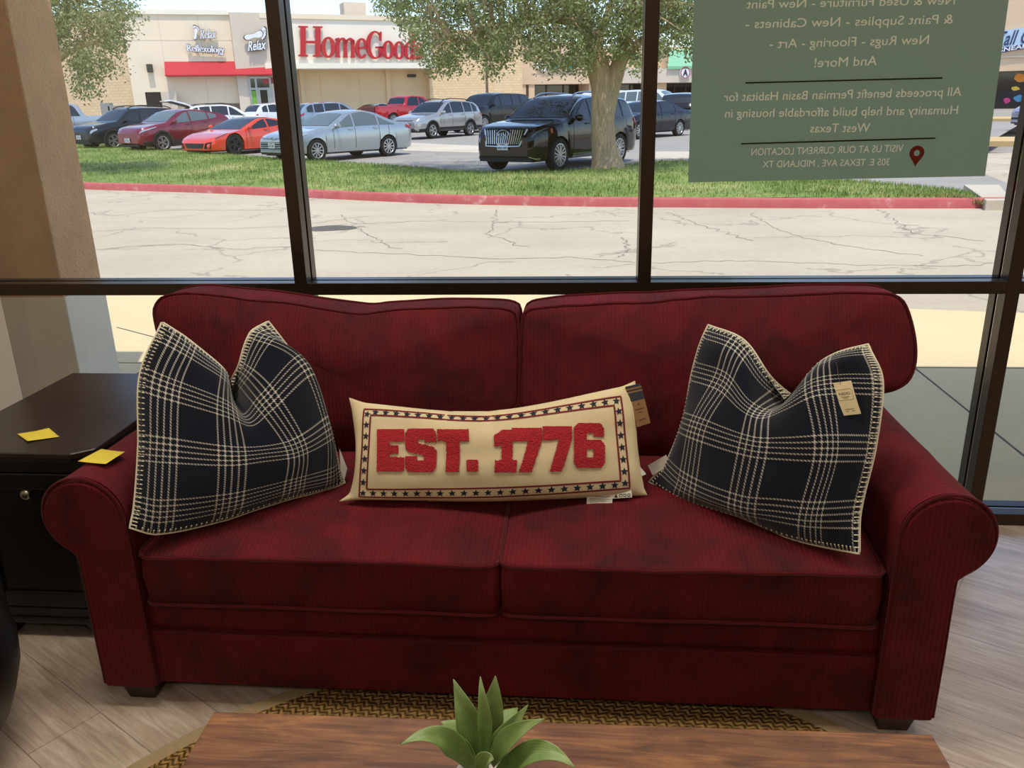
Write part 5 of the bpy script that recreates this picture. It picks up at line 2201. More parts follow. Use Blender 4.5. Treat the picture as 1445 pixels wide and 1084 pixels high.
TYPES = {
    # L, W, H, front axle frac, wheelbase, wheel r; top profile, belt profile, plan, windshield, rear glass, side glass, pillars, glass class
    'sedan': dict(L=4.85, W=1.82, H=1.47, fa=.195, wb=2.78, r=.325,
                  top=[(0, .40), (.015, .48), (.06, .545), (.16, .61), (.27, .66), (.30, .68), (.36, .80), (.43, .93), (.48, .975), (.56, 1.0), (.64, .985), (.70, .94), (.78, .82), (.85, .735), (.92, .715), (.97, .70), (1, .62)],
                  belt=[(0, .40), (.03, .47), (.15, .56), (.28, .625), (.5, .645), (.8, .665), (.95, .66), (1, .60)],
                  ws=(.30, .435), rg=(.695, .845), sg=(.315, .835), pil=[.495, .695], bot=.14),
    'suv': dict(L=4.66, W=1.86, H=1.67, fa=.20, wb=2.70, r=.355,
                top=[(0, .40), (.015, .50), (.05, .57), (.15, .62), (.25, .655), (.275, .67), (.34, .81), (.40, .93), (.45, .975), (.55, 1.0), (.75, .985), (.88, .95), (.93, .86), (.965, .70), (.985, .62), (1, .56)],
                belt=[(0, .40), (.03, .49), (.15, .56), (.27, .62), (.5, .635), (.8, .66), (.93, .67), (1, .56)],
                ws=(.275, .405), rg=(.895, .965), sg=(.295, .90), pil=[.485, .68, .81], bot=.16),
    'wagon': dict(L=4.82, W=1.84, H=1.66, fa=.195, wb=2.745, r=.345,
                  top=[(0, .40), (.015, .48), (.05, .545), (.16, .60), (.26, .64), (.285, .655), (.35, .80), (.42, .93), (.47, .975), (.56, 1.0), (.75, .98), (.87, .94), (.93, .83), (.965, .69), (.985, .62), (1, .55)],
                  belt=[(0, .40), (.03, .47), (.15, .55), (.28, .61), (.5, .625), (.8, .645), (.93, .655), (1, .55)],
                  ws=(.285, .425), rg=(.885, .965), sg=(.305, .895), pil=[.49, .68, .81], bot=.17),
    'bigsuv': dict(L=5.33, W=2.03, H=1.94, fa=.175, wb=3.11, r=.40,
                   top=[(0, .44), (.012, .54), (.04, .60), (.14, .635), (.23, .65), (.25, .66), (.31, .82), (.36, .94), (.41, .98), (.5, 1.0), (.8, .99), (.92, .96), (.955, .86), (.975, .70), (.985, .62), (1, .56)],
                   belt=[(0, .44), (.03, .54), (.15, .60), (.25, .63), (.5, .635), (.8, .64), (.95, .64), (1, .56)],
                   ws=(.25, .365), rg=(.925, .972), sg=(.265, .94), pil=[.44, .63, .77], bot=.16),
    'midsuv': dict(L=4.99, W=1.98, H=1.77, fa=.19, wb=2.90, r=.385,
                   top=[(0, .42), (.012, .53), (.04, .595), (.15, .64), (.255, .665), (.28, .68), (.34, .82), (.405, .94), (.45, .98), (.55, 1.0), (.72, .985), (.87, .945), (.925, .85), (.96, .71), (.985, .63), (1, .56)],
                   belt=[(0, .42), (.03, .53), (.15, .60), (.27, .635), (.5, .64), (.8, .655), (.93, .67), (1, .56)],
                   ws=(.28, .41), rg=(.89, .96), sg=(.30, .895), pil=[.475, .665, .80], bot=.15),
    'coupesuv': dict(L=4.36, W=1.80, H=1.565, fa=.205, wb=2.64, r=.345,
                     top=[(0, .42), (.015, .52), (.05, .58), (.15, .635), (.25, .675), (.28, .69), (.35, .83), (.42, .94), (.48, .985), (.55, 1.0), (.68, .97), (.80, .91), (.89, .85), (.93, .78), (.97, .68), (1, .58)],
                     belt=[(0, .42), (.03, .50), (.15, .58), (.28, .64), (.5, .665), (.7, .72), (.82, .78), (.93, .70), (1, .57)],
                     ws=(.28, .425), rg=(.86, .945), sg=(.30, .80), pil=[.51, .70], bot=.15),
    'sports': dict(L=4.69, W=2.02, H=1.235, fa=.20, wb=2.72, r=.345,
                   top=[(0, .30), (.01, .40), (.05, .475), (.14, .58), (.22, .63), (.27, .66), (.36, .82), (.44, .95), (.50, .995), (.56, 1.0), (.64, .96), (.74, .88), (.84, .81), (.93, .775), (.98, .76), (1, .60)],
                   belt=[(0, .30), (.03, .42), (.10, .54), (.20, .64), (.30, .655), (.42, .665), (.55, .70), (.70, .78), (.82, .785), (.95, .73), (1, .58)],
                   ws=(.275, .455), rg=(.66, .80), sg=(.30, .66), pil=[.53], bot=.10),
    'pickup': dict(L=5.89, W=2.05, H=1.94, fa=.17, wb=3.68, r=.42,
                   top=[(0, .46), (.012, .57), (.04, .625), (.14, .66), (.22, .67), (.24, .68), (.29, .83), (.335, .95), (.38, .985), (.46, 1.0), (.56, .985), (.600, .94), (.618, .80), (.628, .67), (.64, .665), (.98, .665), (1, .655)],
                   belt=[(0, .46), (.03, .56), (.15, .62), (.25, .64), (.6, .645), (.64, .655), (1, .65)],
                   ws=(.24, .345), rg=(.598, .628), sg=(.255, .605), pil=[.425], bot=.17),
    'van': dict(L=4.75, W=1.83, H=1.84, fa=.19, wb=2.93, r=.34,
                top=[(0, .36), (.015, .44), (.06, .52), (.13, .575), (.17, .60), (.25, .79), (.32, .93), (.38, .98), (.5, 1.0), (.9, .99), (.97, .96), (.99, .80), (1, .6)],
                belt=[(0, .36), (.03, .45), (.12, .54), (.2, .58), (.5, .59), (1, .59)],
                ws=(.17, .335), rg=(.975, .99), sg=(.20, .36), pil=[], bot=.13),
}
WHEELS = {}


def wheel_meshes(r, spokes, dark):
    key = (round(r, 3), spokes, dark)
    if key in WHEELS:
        return WHEELS[key]
    mb = MB()
    w = .215
    mb.lathe([(r * .70, -w * .48), (r * .93, -w * .5), (r * .985, -w * .42), (r, -w * .3), (r, w * .3), (r * .985, w * .42), (r * .93, w * .5), (r * .70, w * .48), (r * .66, w * .40), (r * .66, -w * .40)], (0, 0, 0), (0, 1, 0), 32, cap=False)
    mb.f.append(())
    mb.f.pop()
    t = mb.build('wheel', M_TIRE, None, smooth=40)
    mb = MB()
    mb.lathe([(r * .70, w * .46), (r * .64, w * .47), (r * .61, w * .40), (r * .61, w * .1)], (0, 0, 0), (0, 1, 0), 32, cap=False)
    mb.lathe([(.001, w * .47), (r * .11, w * .47), (r * .13, w * .40), (r * .13, w * .2)], (0, 0, 0), (0, 1, 0), 20, cap=False)
    for k in range(spokes):
        a = 2 * math.pi * k / spokes
        for da in ((-.10, .10) if spokes <= 7 else (0,)):
            c, s = math.cos(a + da), math.sin(a + da)
            hw = r * (.052 if spokes <= 7 else .06)
            ca, sa = math.cos(a + da * 2.1), math.sin(a + da * 2.1)
            P = []
            for (rr, cc, ss, y, h) in ((r * .10, c, s, w * .44, hw * .8), (r * .64, ca, sa, w * .44, hw)):
                for q in (-1, 1):
                    P.append((rr * cc - q * h * ss, y, rr * ss + q * h * cc))
            P2 = [(x, y - w * .14, z) for x, y, z in P]
            mb.add(P + P2, [(0, 2, 3, 1), (4, 5, 7, 6), (0, 4, 6, 2), (1, 3, 7, 5), (2, 6, 7, 3), (0, 1, 5, 4)])
    rim = mb.build('rim', M_RIMD if dark else M_RIMS, None, smooth=30)
    mb = MB()
    mb.lathe([(.001, w * .05), (r * .64, w * .05), (r * .64, -w * .4), (.001, -w * .4)], (0, 0, 0), (0, 1, 0), 24, cap=False)
    hub = mb.build('brake_disc', M_RIMK, None, smooth=30)
    ms = (t.data, rim.data, hub.data)
    for o in (t, rim, hub):
        bpy.data.objects.remove(o)
    WHEELS[key] = ms
    return ms


def link_mesh(name, me, parent, loc=(0, 0, 0), rz=0):
    o = bpy.data.objects.new(name, me)
    col.objects.link(o)
    o.parent = parent
    o.location = loc
    o.rotation_euler = (0, 0, rz)
    return o


class Shape:
    def __init__(s, t):
        s.t = t
        xs = np.linspace(0, 1, 401)
        sm = lambda k: np.convolve(np.pad(np.interp(xs, *zip(*t[k])), 7, mode='edge'), np.ones(15) / 15, 'valid') * t['H']
        s.xs, s.top, s.belt = xs, sm('top'), sm('belt')
        s.belt = np.minimum(s.belt, s.top - .004)
        plan = t.get('plan', [(0, .70), (.012, .80), (.04, .89), (.10, .965), (.18, 1), (.82, 1), (.93, .965), (.98, .90), (1, .82)])
        s.w = np.interp(xs, *zip(*plan)) * t['W'] / 2
        s.hmax = (s.top - s.belt).max()

    def at(s, f):
        g = lambda a: float(np.interp(f, s.xs, a))
        return g(s.top), g(s.belt), g(s.w)

    def bottom(s, f):
        t = s.t
        b = t['bot'] * t['H'] * (1 + .45 * max(0, 1 - f / .04) + .7 * max(0, (f - .95) / .05))
        ra = t['r'] * 1.13
        for ax in (t['fa'] * t['L'], t['fa'] * t['L'] + t['wb']):
            d = abs(f * t['L'] - ax)
            if d < ra:
                b = max(b, t['r'] + math.sqrt(ra * ra - d * d))
        return b

    def sec(s, f):
        T, B, w = s.at(f)
        zb = min(s.bottom(f), B - .03)
        z0 = s.t['bot'] * s.t['H']
        k = min(1, max(0, (T - B) / s.hmax))
        q = lambda y, z: (y, max(z, zb))
        tw = w * (.93 - .17 * k)
        p5 = (w * .965, B)
        p7 = (tw * (1 - .02 * (1 - k)), B + .90 * (T - B))
        return [(0, zb), (w * .80, zb), q(w * .965, z0 + .05 if zb < z0 + .1 else zb), q(w * 1.0, z0 + .45 * (B - z0)), q(w * .992, z0 + .82 * (B - z0)), q(*p5),
                ((p5[0] + p7[0]) / 2 + .012 * k, (p5[1] + p7[1]) / 2), p7, (tw * .62, B + .975 * (T - B)), (0, T)]

    def spt(s, f, q, off=0.0, side=1):
        """point on the skin: f along the car, q along the section (0 sill centre .. 9 roof centre)"""
        def raw(ff, qq):
            S = s.sec(min(1, max(0, ff)))
            k = min(8, int(qq))
            g = qq - k
            return np.array(((.5 - ff) * s.t['L'], S[k][0] * (1 - g) + S[k + 1][0] * g, S[k][1] * (1 - g) + S[k + 1][1] * g))
        p = raw(f, q)
        if off:
            du = raw(min(1, f + .004), q) - raw(max(0, f - .004), q)
            dv = raw(f, min(8.99, q + .02)) - raw(f, max(0.01, q - .02))
            n = np.cross(dv, du)
            if n[1] * 1.0 + n[2] * .3 < 0 and q < 8.5:
                n = -n
            if q >= 8.5 and n[2] < 0:
                n = -n
            n /= np.linalg.norm(n) + 1e-9
            p = p + n * off
        return np.array((p[0], p[1] * side, p[2]))


def patch(sh, f0, f1, q0, q1, off, sides=(1, -1), nf=10, nq=4, fun=None):
    mb = MB()
    for sd in sides:
        rows = []
        for i in range(nf + 1):
            f = f0 + (f1 - f0) * i / nf
            a, b = fun(f) if fun else (q0, q1)
            rows.append([sh.spt(f, a + (b - a) * j / nq, off, sd) for j in range(nq + 1)])
        mb.grid(rows, flip=(sd > 0))
    return mb


CAR_N = 64


def make_car(label, typ, m, pos, heading, cat='car', name=None, spokes=10, darkrim=False, glass=None, clad=False, rails=None, group=None, plate=True, front=None, scale=1.0, detail=True, over=None):
    t = dict(TYPES[typ])
    if over:
        t.update(over)
    sh = Shape(t)
    L, W, H = t['L'], t['W'], t['H']
    glass = glass or M_CGLASS
    root = tag(empty(name or {'pickup': 'pickup_truck', 'van': 'van', 'sports': 'sports_car', 'sedan': 'sedan_car'}.get(typ, 'suv_car'), tuple(pos), heading), label, cat, group)
    root.scale = (scale,) * 3
    # body skin
    fs_ = sorted(set(list(np.linspace(0, 1, CAR_N)) + [ax / L + d * t['r'] * 1.13 / L for ax in (t['fa'] * L, t['fa'] * L + t['wb']) for d in (-1.0, -.97, -.85, -.6, 0, .6, .85, .97, 1.0)] + [.004, .01, .02, .985, .995]))
    rows = []
    for f in fs_:
        S = sh.sec(f)
        x = (.5 - f) * L
        rows.append([(x, y, z) for y, z in S] + [(x, -y, z) for y, z in S[-2:0:-1]])
    mb = MB()
    mb.grid(rows, closev=True, flip=True)
    n = len(rows[0])
    mb.f.append(tuple(range(n)))
    mb.f.append(tuple((len(rows) - 1) * n + i for i in range(n))[::-1])
    body = mb.build('body', m, root, smooth=38, local=True)
    mb = MB()
    mb.bar(-L * .47, L * .46, -W * .36, W * .36, H * t['bot'] * .95, H * .42)
    mb.build('underbody', M_UNDER, root, smooth=0, local=True)
    # glass
    w0, w1 = t['ws']
    patch(sh, w0 + .004, w1, 7.05, 9, .008, fun=lambda f: (7.12, 8.999)).build('windshield', glass, body, smooth=180, local=True)
    r0, r1 = t['rg']
    patch(sh, r0, r1, 7.1, 9, .008, fun=lambda f: (7.15, 8.999)).build('rear_window', glass, body, smooth=180, local=True)
    g0, g1 = t['sg']
    edges = [g0] + t['pil'] + [g1]
    for a, b in zip(edges[:-1], edges[1:]):
        if typ == 'van' and a > .3:
            continue

        def fun(f):
            T, B, w = sh.at(f)
            tl = min(sh.at(max(0, f - .035))[0], sh.at(min(1, f + .03))[0])
            top = max(0.10, min(.93, (tl - .05 * H - B) / max(.02, (T - B) * .9)))
            return 5.14, 5.14 + max(0.02, (2 * top - .16))
        for sd in (1, -1):
            patch(sh, a + .008, b - .008, 0, 0, .010, (sd,), 12, 4, fun).build('side_window', glass, body, smooth=180, local=True)
    # wheels
    ms = wheel_meshes(t['r'], spokes, darkrim)
    tw = W / 2 - .115
    for ax in (L / 2 - t['fa'] * L, L / 2 - t['fa'] * L - t['wb']):
        for sd in (1, -1):
            o = link_mesh('wheel', ms[0], root, (ax, sd * tw, t['r']), 0 if sd > 0 else math.pi)
            link_mesh('rim', ms[1], o)
            link_mesh('brake_disc', ms[2], o)
    if clad:
        mb = patch(sh, .03, .97, 1.2, 2.5, .012, nf=60, nq=3)
        mb.build('lower_cladding', M_PLAST, root, smooth=60, local=True)
        mb = MB()
        for ax in (t['fa'] * L, t['fa'] * L + t['wb']):
            for sd in (1, -1):
                A, B_ = [], []
                for k in range(25):
                    th = math.radians(-12 + 204 * k / 24)
                    for lst, rr in ((A, t['r'] * 1.12), (B_, t['r'] * 1.30)):
                        lst.append((L / 2 - ax - rr * math.cos(th), sd * (W / 2 + .012), t['r'] + rr * math.sin(th)))
                mb.grid([A, B_], flip=sd > 0)
                A2 = [(x, y - sd * .06, z) for x, y, z in A]
                mb.grid([A2, A], flip=sd > 0)
        mb.build('arch_trim', M_PLAST, root, smooth=60, local=True)
    # seams, mirrors, lights
    mb = MB()
    for f in [t['sg'][0] + .01] + [p for p in t['pil'][:2]] + ([t['sg'][1] - .06] if typ not in ('sports', 'coupesuv') else []):
        for sd in (1, -1):
            patch(sh, f - .0012, f + .0012, 2.3, 5.1, .004, (sd,), nf=1, nq=8).build('door_seam', M_UNDER, body, smooth=0, local=True)
    for sd in (1, -1):
        p = sh.spt(t['sg'][0] + .045, 5.25, .13, sd)
        mb = MB()
        ringp = []
        for k in range(7):
            f = k / 6
            rr = .105 * math.sin(math.pi * (.12 + .76 * f)) ** .6
            ringp.append([(p[0] + .05 - .10 * abs(math.cos(a)) * rr / .105 * .0 + rr * .55 * math.cos(a), p[1] + sd * (-.10 + .2 * f), p[2] + rr * .8 * math.sin(a)) for a in np.linspace(0, 2 * math.pi, 12, endpoint=False)])
        mb.grid(ringp, closev=True, flip=sd < 0)
        mb.f += [tuple(range(12)), tuple(range(72, 84))]
        mb.build('mirror', m, body, smooth=60, local=True)
    for f in t['pil'][:2]:
        for sd in (1, -1):
            mb = MB()
            p = sh.spt(f - .035, 4.6, .02, sd)
            mb.box(tuple(p), (.17, .025, .028))
            mb.build('door_handle', m, body, smooth=0, local=True, bevel=.006)
    fr = front or {}
    hl = fr.get('hl', (.012, .10, 4.2, 5.1))
    patch(sh, hl[0], hl[1], 0, 0, .010, nf=8, nq=3, fun=lambda f: (hl[2] + (hl[3] - hl[2]) * .45 * (f - hl[0]) / (hl[1] - hl[0]), hl[3])).build('headlight', fr.get('hm', M_HEAD), body, smooth=60, local=True)
    tl = fr.get('tl', (.93, .992, 4.35, 5.0))
    patch(sh, tl[0], tl[1], tl[2], tl[3], .010, nf=8, nq=3).build('tail_light', M_TAIL, body, smooth=60, local=True)
    # nose: lower intake, grille, plate
    gz0, gz1, gw, gw2, gm = fr.get('grille', (.40, .56, .30, .34, M_PLAST))
    xn = L / 2

    def nose_x(z, y):
        # first station whose half-width and height cover the point
        for f in np.linspace(0, .1, 41):
            T, B, w = sh.at(f)
            if w * .97 >= abs(y) and T > z:
                return (.5 - f) * L
        return .4 * L

    def nose_patch(poly, off, nm, mm, par=body, th=.02):
        mb = MB()
        P = [np.array((nose_x(z * H, y * W) + off, y * W, z * H)) for y, z in poly]
        n = len(P)
        mb.add(P + [p - np.array((.08, 0, 0)) for p in P], [tuple(range(n)), tuple(range(n, 2 * n))[::-1]] + [(i, n + i, n + (i + 1) % n, (i + 1) % n) for i in range(n)])
        return mb.build(nm, mm, par, smooth=0, local=True)
    li = fr.get('intake', (.16, .29, .36))
    nose_patch([(-li[2], li[0]), (li[2], li[0]), (li[2] * .94, li[1]), (-li[2] * .94, li[1])], .012, 'lower_intake', M_PLAST)
    g = nose_patch([(-gw, gz0), (gw, gz0), (gw2, gz1), (-gw2, gz1)], .016, 'grille', gm)
    if fr.get('bars'):
        mb = MB()
        for k in range(fr['bars']):
            z = (gz0 + (gz1 - gz0) * (k + .5) / fr['bars']) * H
            mb.tube([(nose_x(z, y) + .022, y, z) for y in np.linspace(-gw * W, gw * W, 13)], .012, 5)
        mb.build('grille_bar', M_CHROME, g, local=True)
    if plate:
        pz = fr.get('pz', .33)
        mb = MB()
        mb.box((nose_x(pz * H, 0) + .03, 0, pz * H), (.02, .31, .155))
        pl8 = mb.build('licence_plate', M_PLATE, body, smooth=0, local=True)
        mb = MB()
        xx = nose_x(pz * H, 0) + .0405
        for k in range(7):
            if k != 3:
                mb.box((xx, -.105 + .035 * k, pz * H - .012), (.002, .02, .06))
        mb.box((xx, 0, pz * H + .052), (.002, .14, .016))
        mb.build('plate_marks', M_PLAST, pl8, smooth=0, local=True)
    mb = MB()
    zr = t.get('rearz', .42) * H
    mb.box((-L / 2 - .008, 0, zr), (.02, .31, .155))
    mb.build('rear_plate', M_PLATE, body, smooth=0, local=True)
    if rails:
        mb = MB()
        for sd in (1, -1):
            mb.tube([sh.spt(f, 7.75, .02 + .05 * min(1, 8 * min(f - .42, .86 - f) / .44), sd) for f in np.linspace(.42, .86, 18)], .022, 6)
        mb.build('roof_rail', rails, root, local=True)
    return root, body, sh, nose_x


def place(typ, wheel, px, py, hd, over=None):
    """centre of a vehicle whose given wheel (F/R + L/R) touches the lot at a pixel; hd in degrees"""
    t = dict(TYPES[typ])
    if over:
        t.update(over)
    P = at_lot(px, py)
    lx = t['L'] / 2 - t['fa'] * t['L'] - (0 if wheel[0] == 'F' else t['wb'])
    ly = (t['W'] / 2 - .05) * (1 if wheel[1] == 'L' else -1)
    h = math.radians(hd)
    c = P[:2] - np.array((lx * math.cos(h) - ly * math.sin(h), lx * math.sin(h) + ly * math.cos(h)))
    return (c[0], c[1], lot_z(c[1])), h


def at_dist(px, py, Y):
    p = at(px, py, Y)
    return (p[0], p[1], lot_z(Y))


P_SILVER = paint('silver_car_paint', 'a9b0b2', .6)
P_SILVER2 = paint('warm_silver_car_paint', 'aaa9a4', .55)
P_BLACK = mat('black_car_paint', '020304', 0.06, 0.0, 0.35, 0.35)
P_SLATE = mat('dark_slate_car_paint', '1a242c', 0.2, .2, 0.3, 0.4)
P_CRIM = paint('crimson_car_paint', '7a0f24', .3)
P_ORANGE = paint('orange_red_car_paint', 'e0401a', .1)
P_WHITE = paint('white_car_paint', 'dcdfe0', 0)
P_RED = paint('bright_red_car_paint', 'b3101f', .2)
P_BLUEG = paint('blue_grey_car_paint', '8497a4', .4)
P_NAVY = mat('dark_navy_car_paint', '141b28', 0.15, .2, 0.3, 0.4)
P_CHAR = mat('charcoal_car_paint', '111418', 0.15, .1, 0.3, 0.4)
P_LILAC = paint('pale_lilac_car_paint', 'a9a8b8', .4)

HD = 239
# black mid-size SUV by the tree
pos, h = place('midsuv', 'FL', 789, 243.5, 239)
r_, b_, sh_, nx_ = make_car('glossy black SUV with wide slatted grille parked behind the tree trunk', 'midsuv', P_BLACK, pos, h, spokes=7, rails=M_CHROME,
                            front=dict(grille=(.36, .56, .24, .30, M_UNDER), intake=(.15, .28, .38), pz=.345, hl=(.012, .10, 4.75, 5.25), hm=M_HEADD))
t = TYPES['midsuv']
H, W = t['H'], t['W']
mb = MB()
for k in range(17):
    y = (-.27 + .54 * k / 16) * W
    zt = .555 * H
    mb.tube([(nx_(.40 * H, y) + .03, y * .86, .375 * H), (nx_(.5 * H, y) + .028, y, zt)], .009, 5)
mb.build('grille_slat', M_CHROME, [c for c in b_.children if c.name.startswith('grille')][0], local=True)
mb = MB()
e = [(-.245, .35), (.245, .35), (.31, .565)]
mb.tube([(nx_(z * H, y * W) + .03, y * W, z * H) for y, z in ((-.31, .565), (-.245, .352), (0, .345), (.245, .352), (.31, .565))], .022, 6)
mb.build('grille_surround', M_CHROME, b_, local=True)
mb = MB()
ex_ = nx_(.5 * H, 0) + .055
P = []
for k in range(41):
    a = math.radians(-62 + 304 * k / 40)
    P.append((ex_, .155 * math.cos(a), .505 * H + .082 * math.sin(a)))
P = [(ex_, .055, .505 * H - .02), (ex_, .045, .505 * H - .05)] + P[0:0] + P + [(ex_, -.045, .505 * H - .05), (ex_, -.055, .505 * H - .02)]
mb.tube([(ex_, .0, .505 * H + .02), (ex_, .04, .505 * H - .045)] + P[2:-2] + [(ex_, -.04, .505 * H - .045), (ex_, .0, .505 * H + .02)], .016, 6)
emb = mb.build('oval_emblem', M_CHROME, b_, local=True)
mb = MB()
mb.prism([(.24 * math.cos(a), .135 * math.sin(a)) for a in np.linspace(0, 2 * math.pi, 28, endpoint=False)], (ex_ - .03, 0, .50 * H), (0, 1, 0), (0, 0, 1), (1, 0, 0), .02)
mb.build('emblem_dark_oval', M_UNDER, emb, smooth=0, local=True)  # added black oval stands for the dark, unreflecting slats round the emblem
patch(sh_, .30, .70, 1.9, 2.25, .02, nf=20, nq=2).build('side_sill_trim', M_CHROME, b_, smooth=60, local=True)
patch(sh_, .115, .13, 4.0, 4.7, .012, nf=2, nq=2).build('side_marker', M_AMBER, b_, smooth=0, local=True)
mb = patch(sh_, .30, .895, 6.88, 7.0, .016, nf=30, nq=1)
mb.build('window_trim', M_CHROME, b_, smooth=60, local=True)
patch(sh_, .004, .05, 1.9, 2.15, .02, nf=8, nq=2).build('bumper_trim', M_CHROME, b_, smooth=60, local=True)

# silver sedan
pos, h = place('sedan', 'FL', 449, 229.5, 234)
r_, b_, sh_, nx_ = make_car('silver four-door sedan parked behind the lawn beside the window mullion', 'sedan', P_SILVER, pos, h, glass=M_CGLASSL, spokes=10,
                            front=dict(grille=(.20, .40, .36, .32, M_PLAST), bars=5, pz=.34, hl=(.02, .13, 4.55, 5.35)))
H = TYPES['sedan']['H']
mb = MB()
mb.tube([(nx_(.47 * H, y) + .03, y, .47 * H + .03 * abs(y)) for y in np.linspace(-.6, .6, 13)], .016, 6)
cx_ = nx_(.46 * H, 0) + .04
for rx, rz in ((.085, .055), (.04, .05)):
    mb.tube([(cx_, rx * math.cos(a), .455 * H + rz * math.sin(a)) for a in np.linspace(0, 2 * math.pi, 24, endpoint=False)], .009, 5, closed=True)
mb.build('oval_emblem', M_CHROME, b_, local=True)

# orange sports car, crimson crossover, dark crossover, silver pickup
pos, h = place('sports', 'FL', 333, 219, 241)
r_, b_, sh_, nx_ = make_car('orange-red low sports car with dark wheels beside the crimson crossover', 'sports', P_ORANGE, pos, h, spokes=5, darkrim=True, plate=False,
                            front=dict(grille=(.20, .33, .20, .26, M_PLAST), intake=(.12, .17, .42), hl=(.05, .17, 4.8, 5.35), hm=M_HEADD))
H, W = TYPES['sports']['H'], TYPES['sports']['W']
for sd in (1, -1):
    mb = MB()
    P = [(y * sd * W, z * H) for y, z in ((.28, .19), (.40, .19), (.41, .37), (.33, .34))]
    V = [np.array((nx_(z, y) + .05, y, z)) for y, z in P]
    mb.add(V + [v - np.array((.1, 0, 0)) for v in V], [(0, 1, 2, 3), (7, 6, 5, 4), (0, 4, 5, 1), (1, 5, 6, 2), (2, 6, 7, 3), (3, 7, 4, 0)])
    mb.build('side_intake', M_UNDER, b_, smooth=0, local=True)
patch(sh_, .62, .72, 3.2, 4.6, .008, nf=6, nq=3, fun=lambda f: (4.75 - (f - .60) * 9, 4.8)).build('rear_scoop', M_UNDER, b_, smooth=0, local=True)
patch(sh_, .40, .63, 7.3, 9, .010, nf=12, nq=4, fun=lambda f: (7.3, 8.999)).build('roof_panel', M_CGLASS, b_, smooth=60, local=True)

pos, h = place('coupesuv', 'FL', 232, 215, 241)
r_, b_, sh_, nx_ = make_car('crimson compact crossover with grey wheel arch trim between the orange and dark cars', 'coupesuv', P_CRIM, pos, h, spokes=5, clad=True, glass=M_CGLASSL,
                            front=dict(grille=(.20, .33, .40, .40, M_PLAST), intake=(.14, .19, .34), pz=.29, hl=(.015, .16, 4.6, 5.2)))
pos, h = place('suv', 'FL', 163, 212, 241)
r_, b_, sh_, nx_ = make_car('dark slate crossover with black grille between the silver pickup and the crimson crossover', 'suv', P_SLATE, pos, h, spokes=5, clad=True, rails=M_PLAST,
                            front=dict(grille=(.36, .50, .40, .38, M_PLAST), intake=(.15, .26, .36), pz=.31, hl=(.015, .07, 3.9, 4.9)))
p = at_dist(92, 180, 36.5)
make_car('silver pickup truck at the far left behind the stucco column', 'pickup', P_SILVER, (p[0], p[1], p[2]), math.radians(221), 'pickup truck', spokes=7)

# silver wagon behind the sedan
pos, h = place('wagon', 'FL', 611, 196, 240)
r_, b_, sh_, nx_ = make_car('warm silver wagon with dark lower trim parked behind the silver sedan', 'wagon', P_SILVER2, pos, h, spokes=5, clad=True, rails=M_PLAST,
                            front=dict(grille=(.36, .48, .24, .26, M_PLAST), bars=3, intake=(.17, .27, .34), pz=.30, hl=(.02, .10, 4.3, 5.0)))
# charcoal full-size SUV
pos, h = place('bigsuv', 'FL', 684, 187, 238)
make_car('charcoal full-size SUV parked right of the silver wagon', 'bigsuv', P_CHAR, pos, h, spokes=7, front=dict(grille=(.38, .54, .30, .30, M_CHROME), bars=3, pz=.30, hl=(.012, .05, 4.2, 5.0)))
# dark sedan right of the black SUV
pos, h = place('sedan', 'RL', 958, 192, 230)
make_car('dark navy sedan parked behind the black SUV, right of the tree', 'sedan', P_NAVY, pos, h, spokes=10)
# red pickup, tail towards us
pos, h = place('pickup', 'RR', 556, 180, 50)
r_, b_, sh_, nx_ = make_car('bright red pickup truck seen from its tailgate behind the silver cars', 'pickup', P_RED, pos, h, 'pickup truck', spokes=7, plate=False, front=dict(tl=(.975, .999, 4.1, 5.0)))
mb = MB()
Lp_, Wp, Hp = 5.89, 2.05, 1.94
mb.bar(-Lp_ / 2 - .06, -Lp_ / 2 - .012, -Wp * .36, Wp * .36, .40 * Hp, .645 * Hp)
mb.build('tailgate', mat('dark_red_tailgate', '5c0d14', .4), b_, smooth=0, local=True, bevel=.02)
mb = MB()
mb.bar(-Lp_ / 2 - .16, -Lp_ / 2 - .01, -Wp * .44, Wp * .44, .27 * Hp, .36 * Hp)
mb.build('rear_bumper', M_CHROME, b_, smooth=0, local=True, bevel=.03)
mb = MB()
mb.bar(-Lp_ * .485, -Lp_ * .135, -Wp * .40, Wp * .40, .66 * Hp, .675 * Hp)
mb.build('bed_shade_sheet', M_UNDER, b_, smooth=0, local=True)  # black sheet stands for the shaded inside of the open bed
# white SUV with raised liftgate
pos, h = place('suv', 'FR', 350, 173.5, 41)
pos = at_dist(316, 160, 43)
r_, b_, sh_, nx_ = make_car('white SUV with its liftgate raised, behind the crimson crossover', 'suv', P_WHITE, pos, math.radians(36), spokes=5, rails=M_PLAST)
mb = MB()
Ls, Hs = 4.66, 1.67
pr_ = [(-.385 * Ls, .97 * Hs), (-.45 * Ls, 1.05 * Hs), (-.60 * Ls, 1.15 * Hs), (-.665 * Ls, 1.12 * Hs), (-.66 * Ls, 1.09 * Hs), (-.59 * Ls, 1.10 * Hs), (-.45 * Ls, .99 * Hs), (-.39 * Ls, .93 * Hs)]
mb.prism(pr_, (0, -.72, 0), (1, 0, 0), (0, 0, 1), (0, 1, 0), 1.44)
lg = mb.build('liftgate', P_WHITE, root_ if False else r_, smooth=0, local=True, bevel=.02)
mb = MB()
pr2 = [(-.40 * Ls, .925 * Hs), (-.45 * Ls, .985 * Hs), (-.59 * Ls, 1.095 * Hs), (-.655 * Ls, 1.085 * Hs), (-.655 * Ls, 1.07 * Hs), (-.59 * Ls, 1.075 * Hs), (-.45 * Ls, .965 * Hs)]
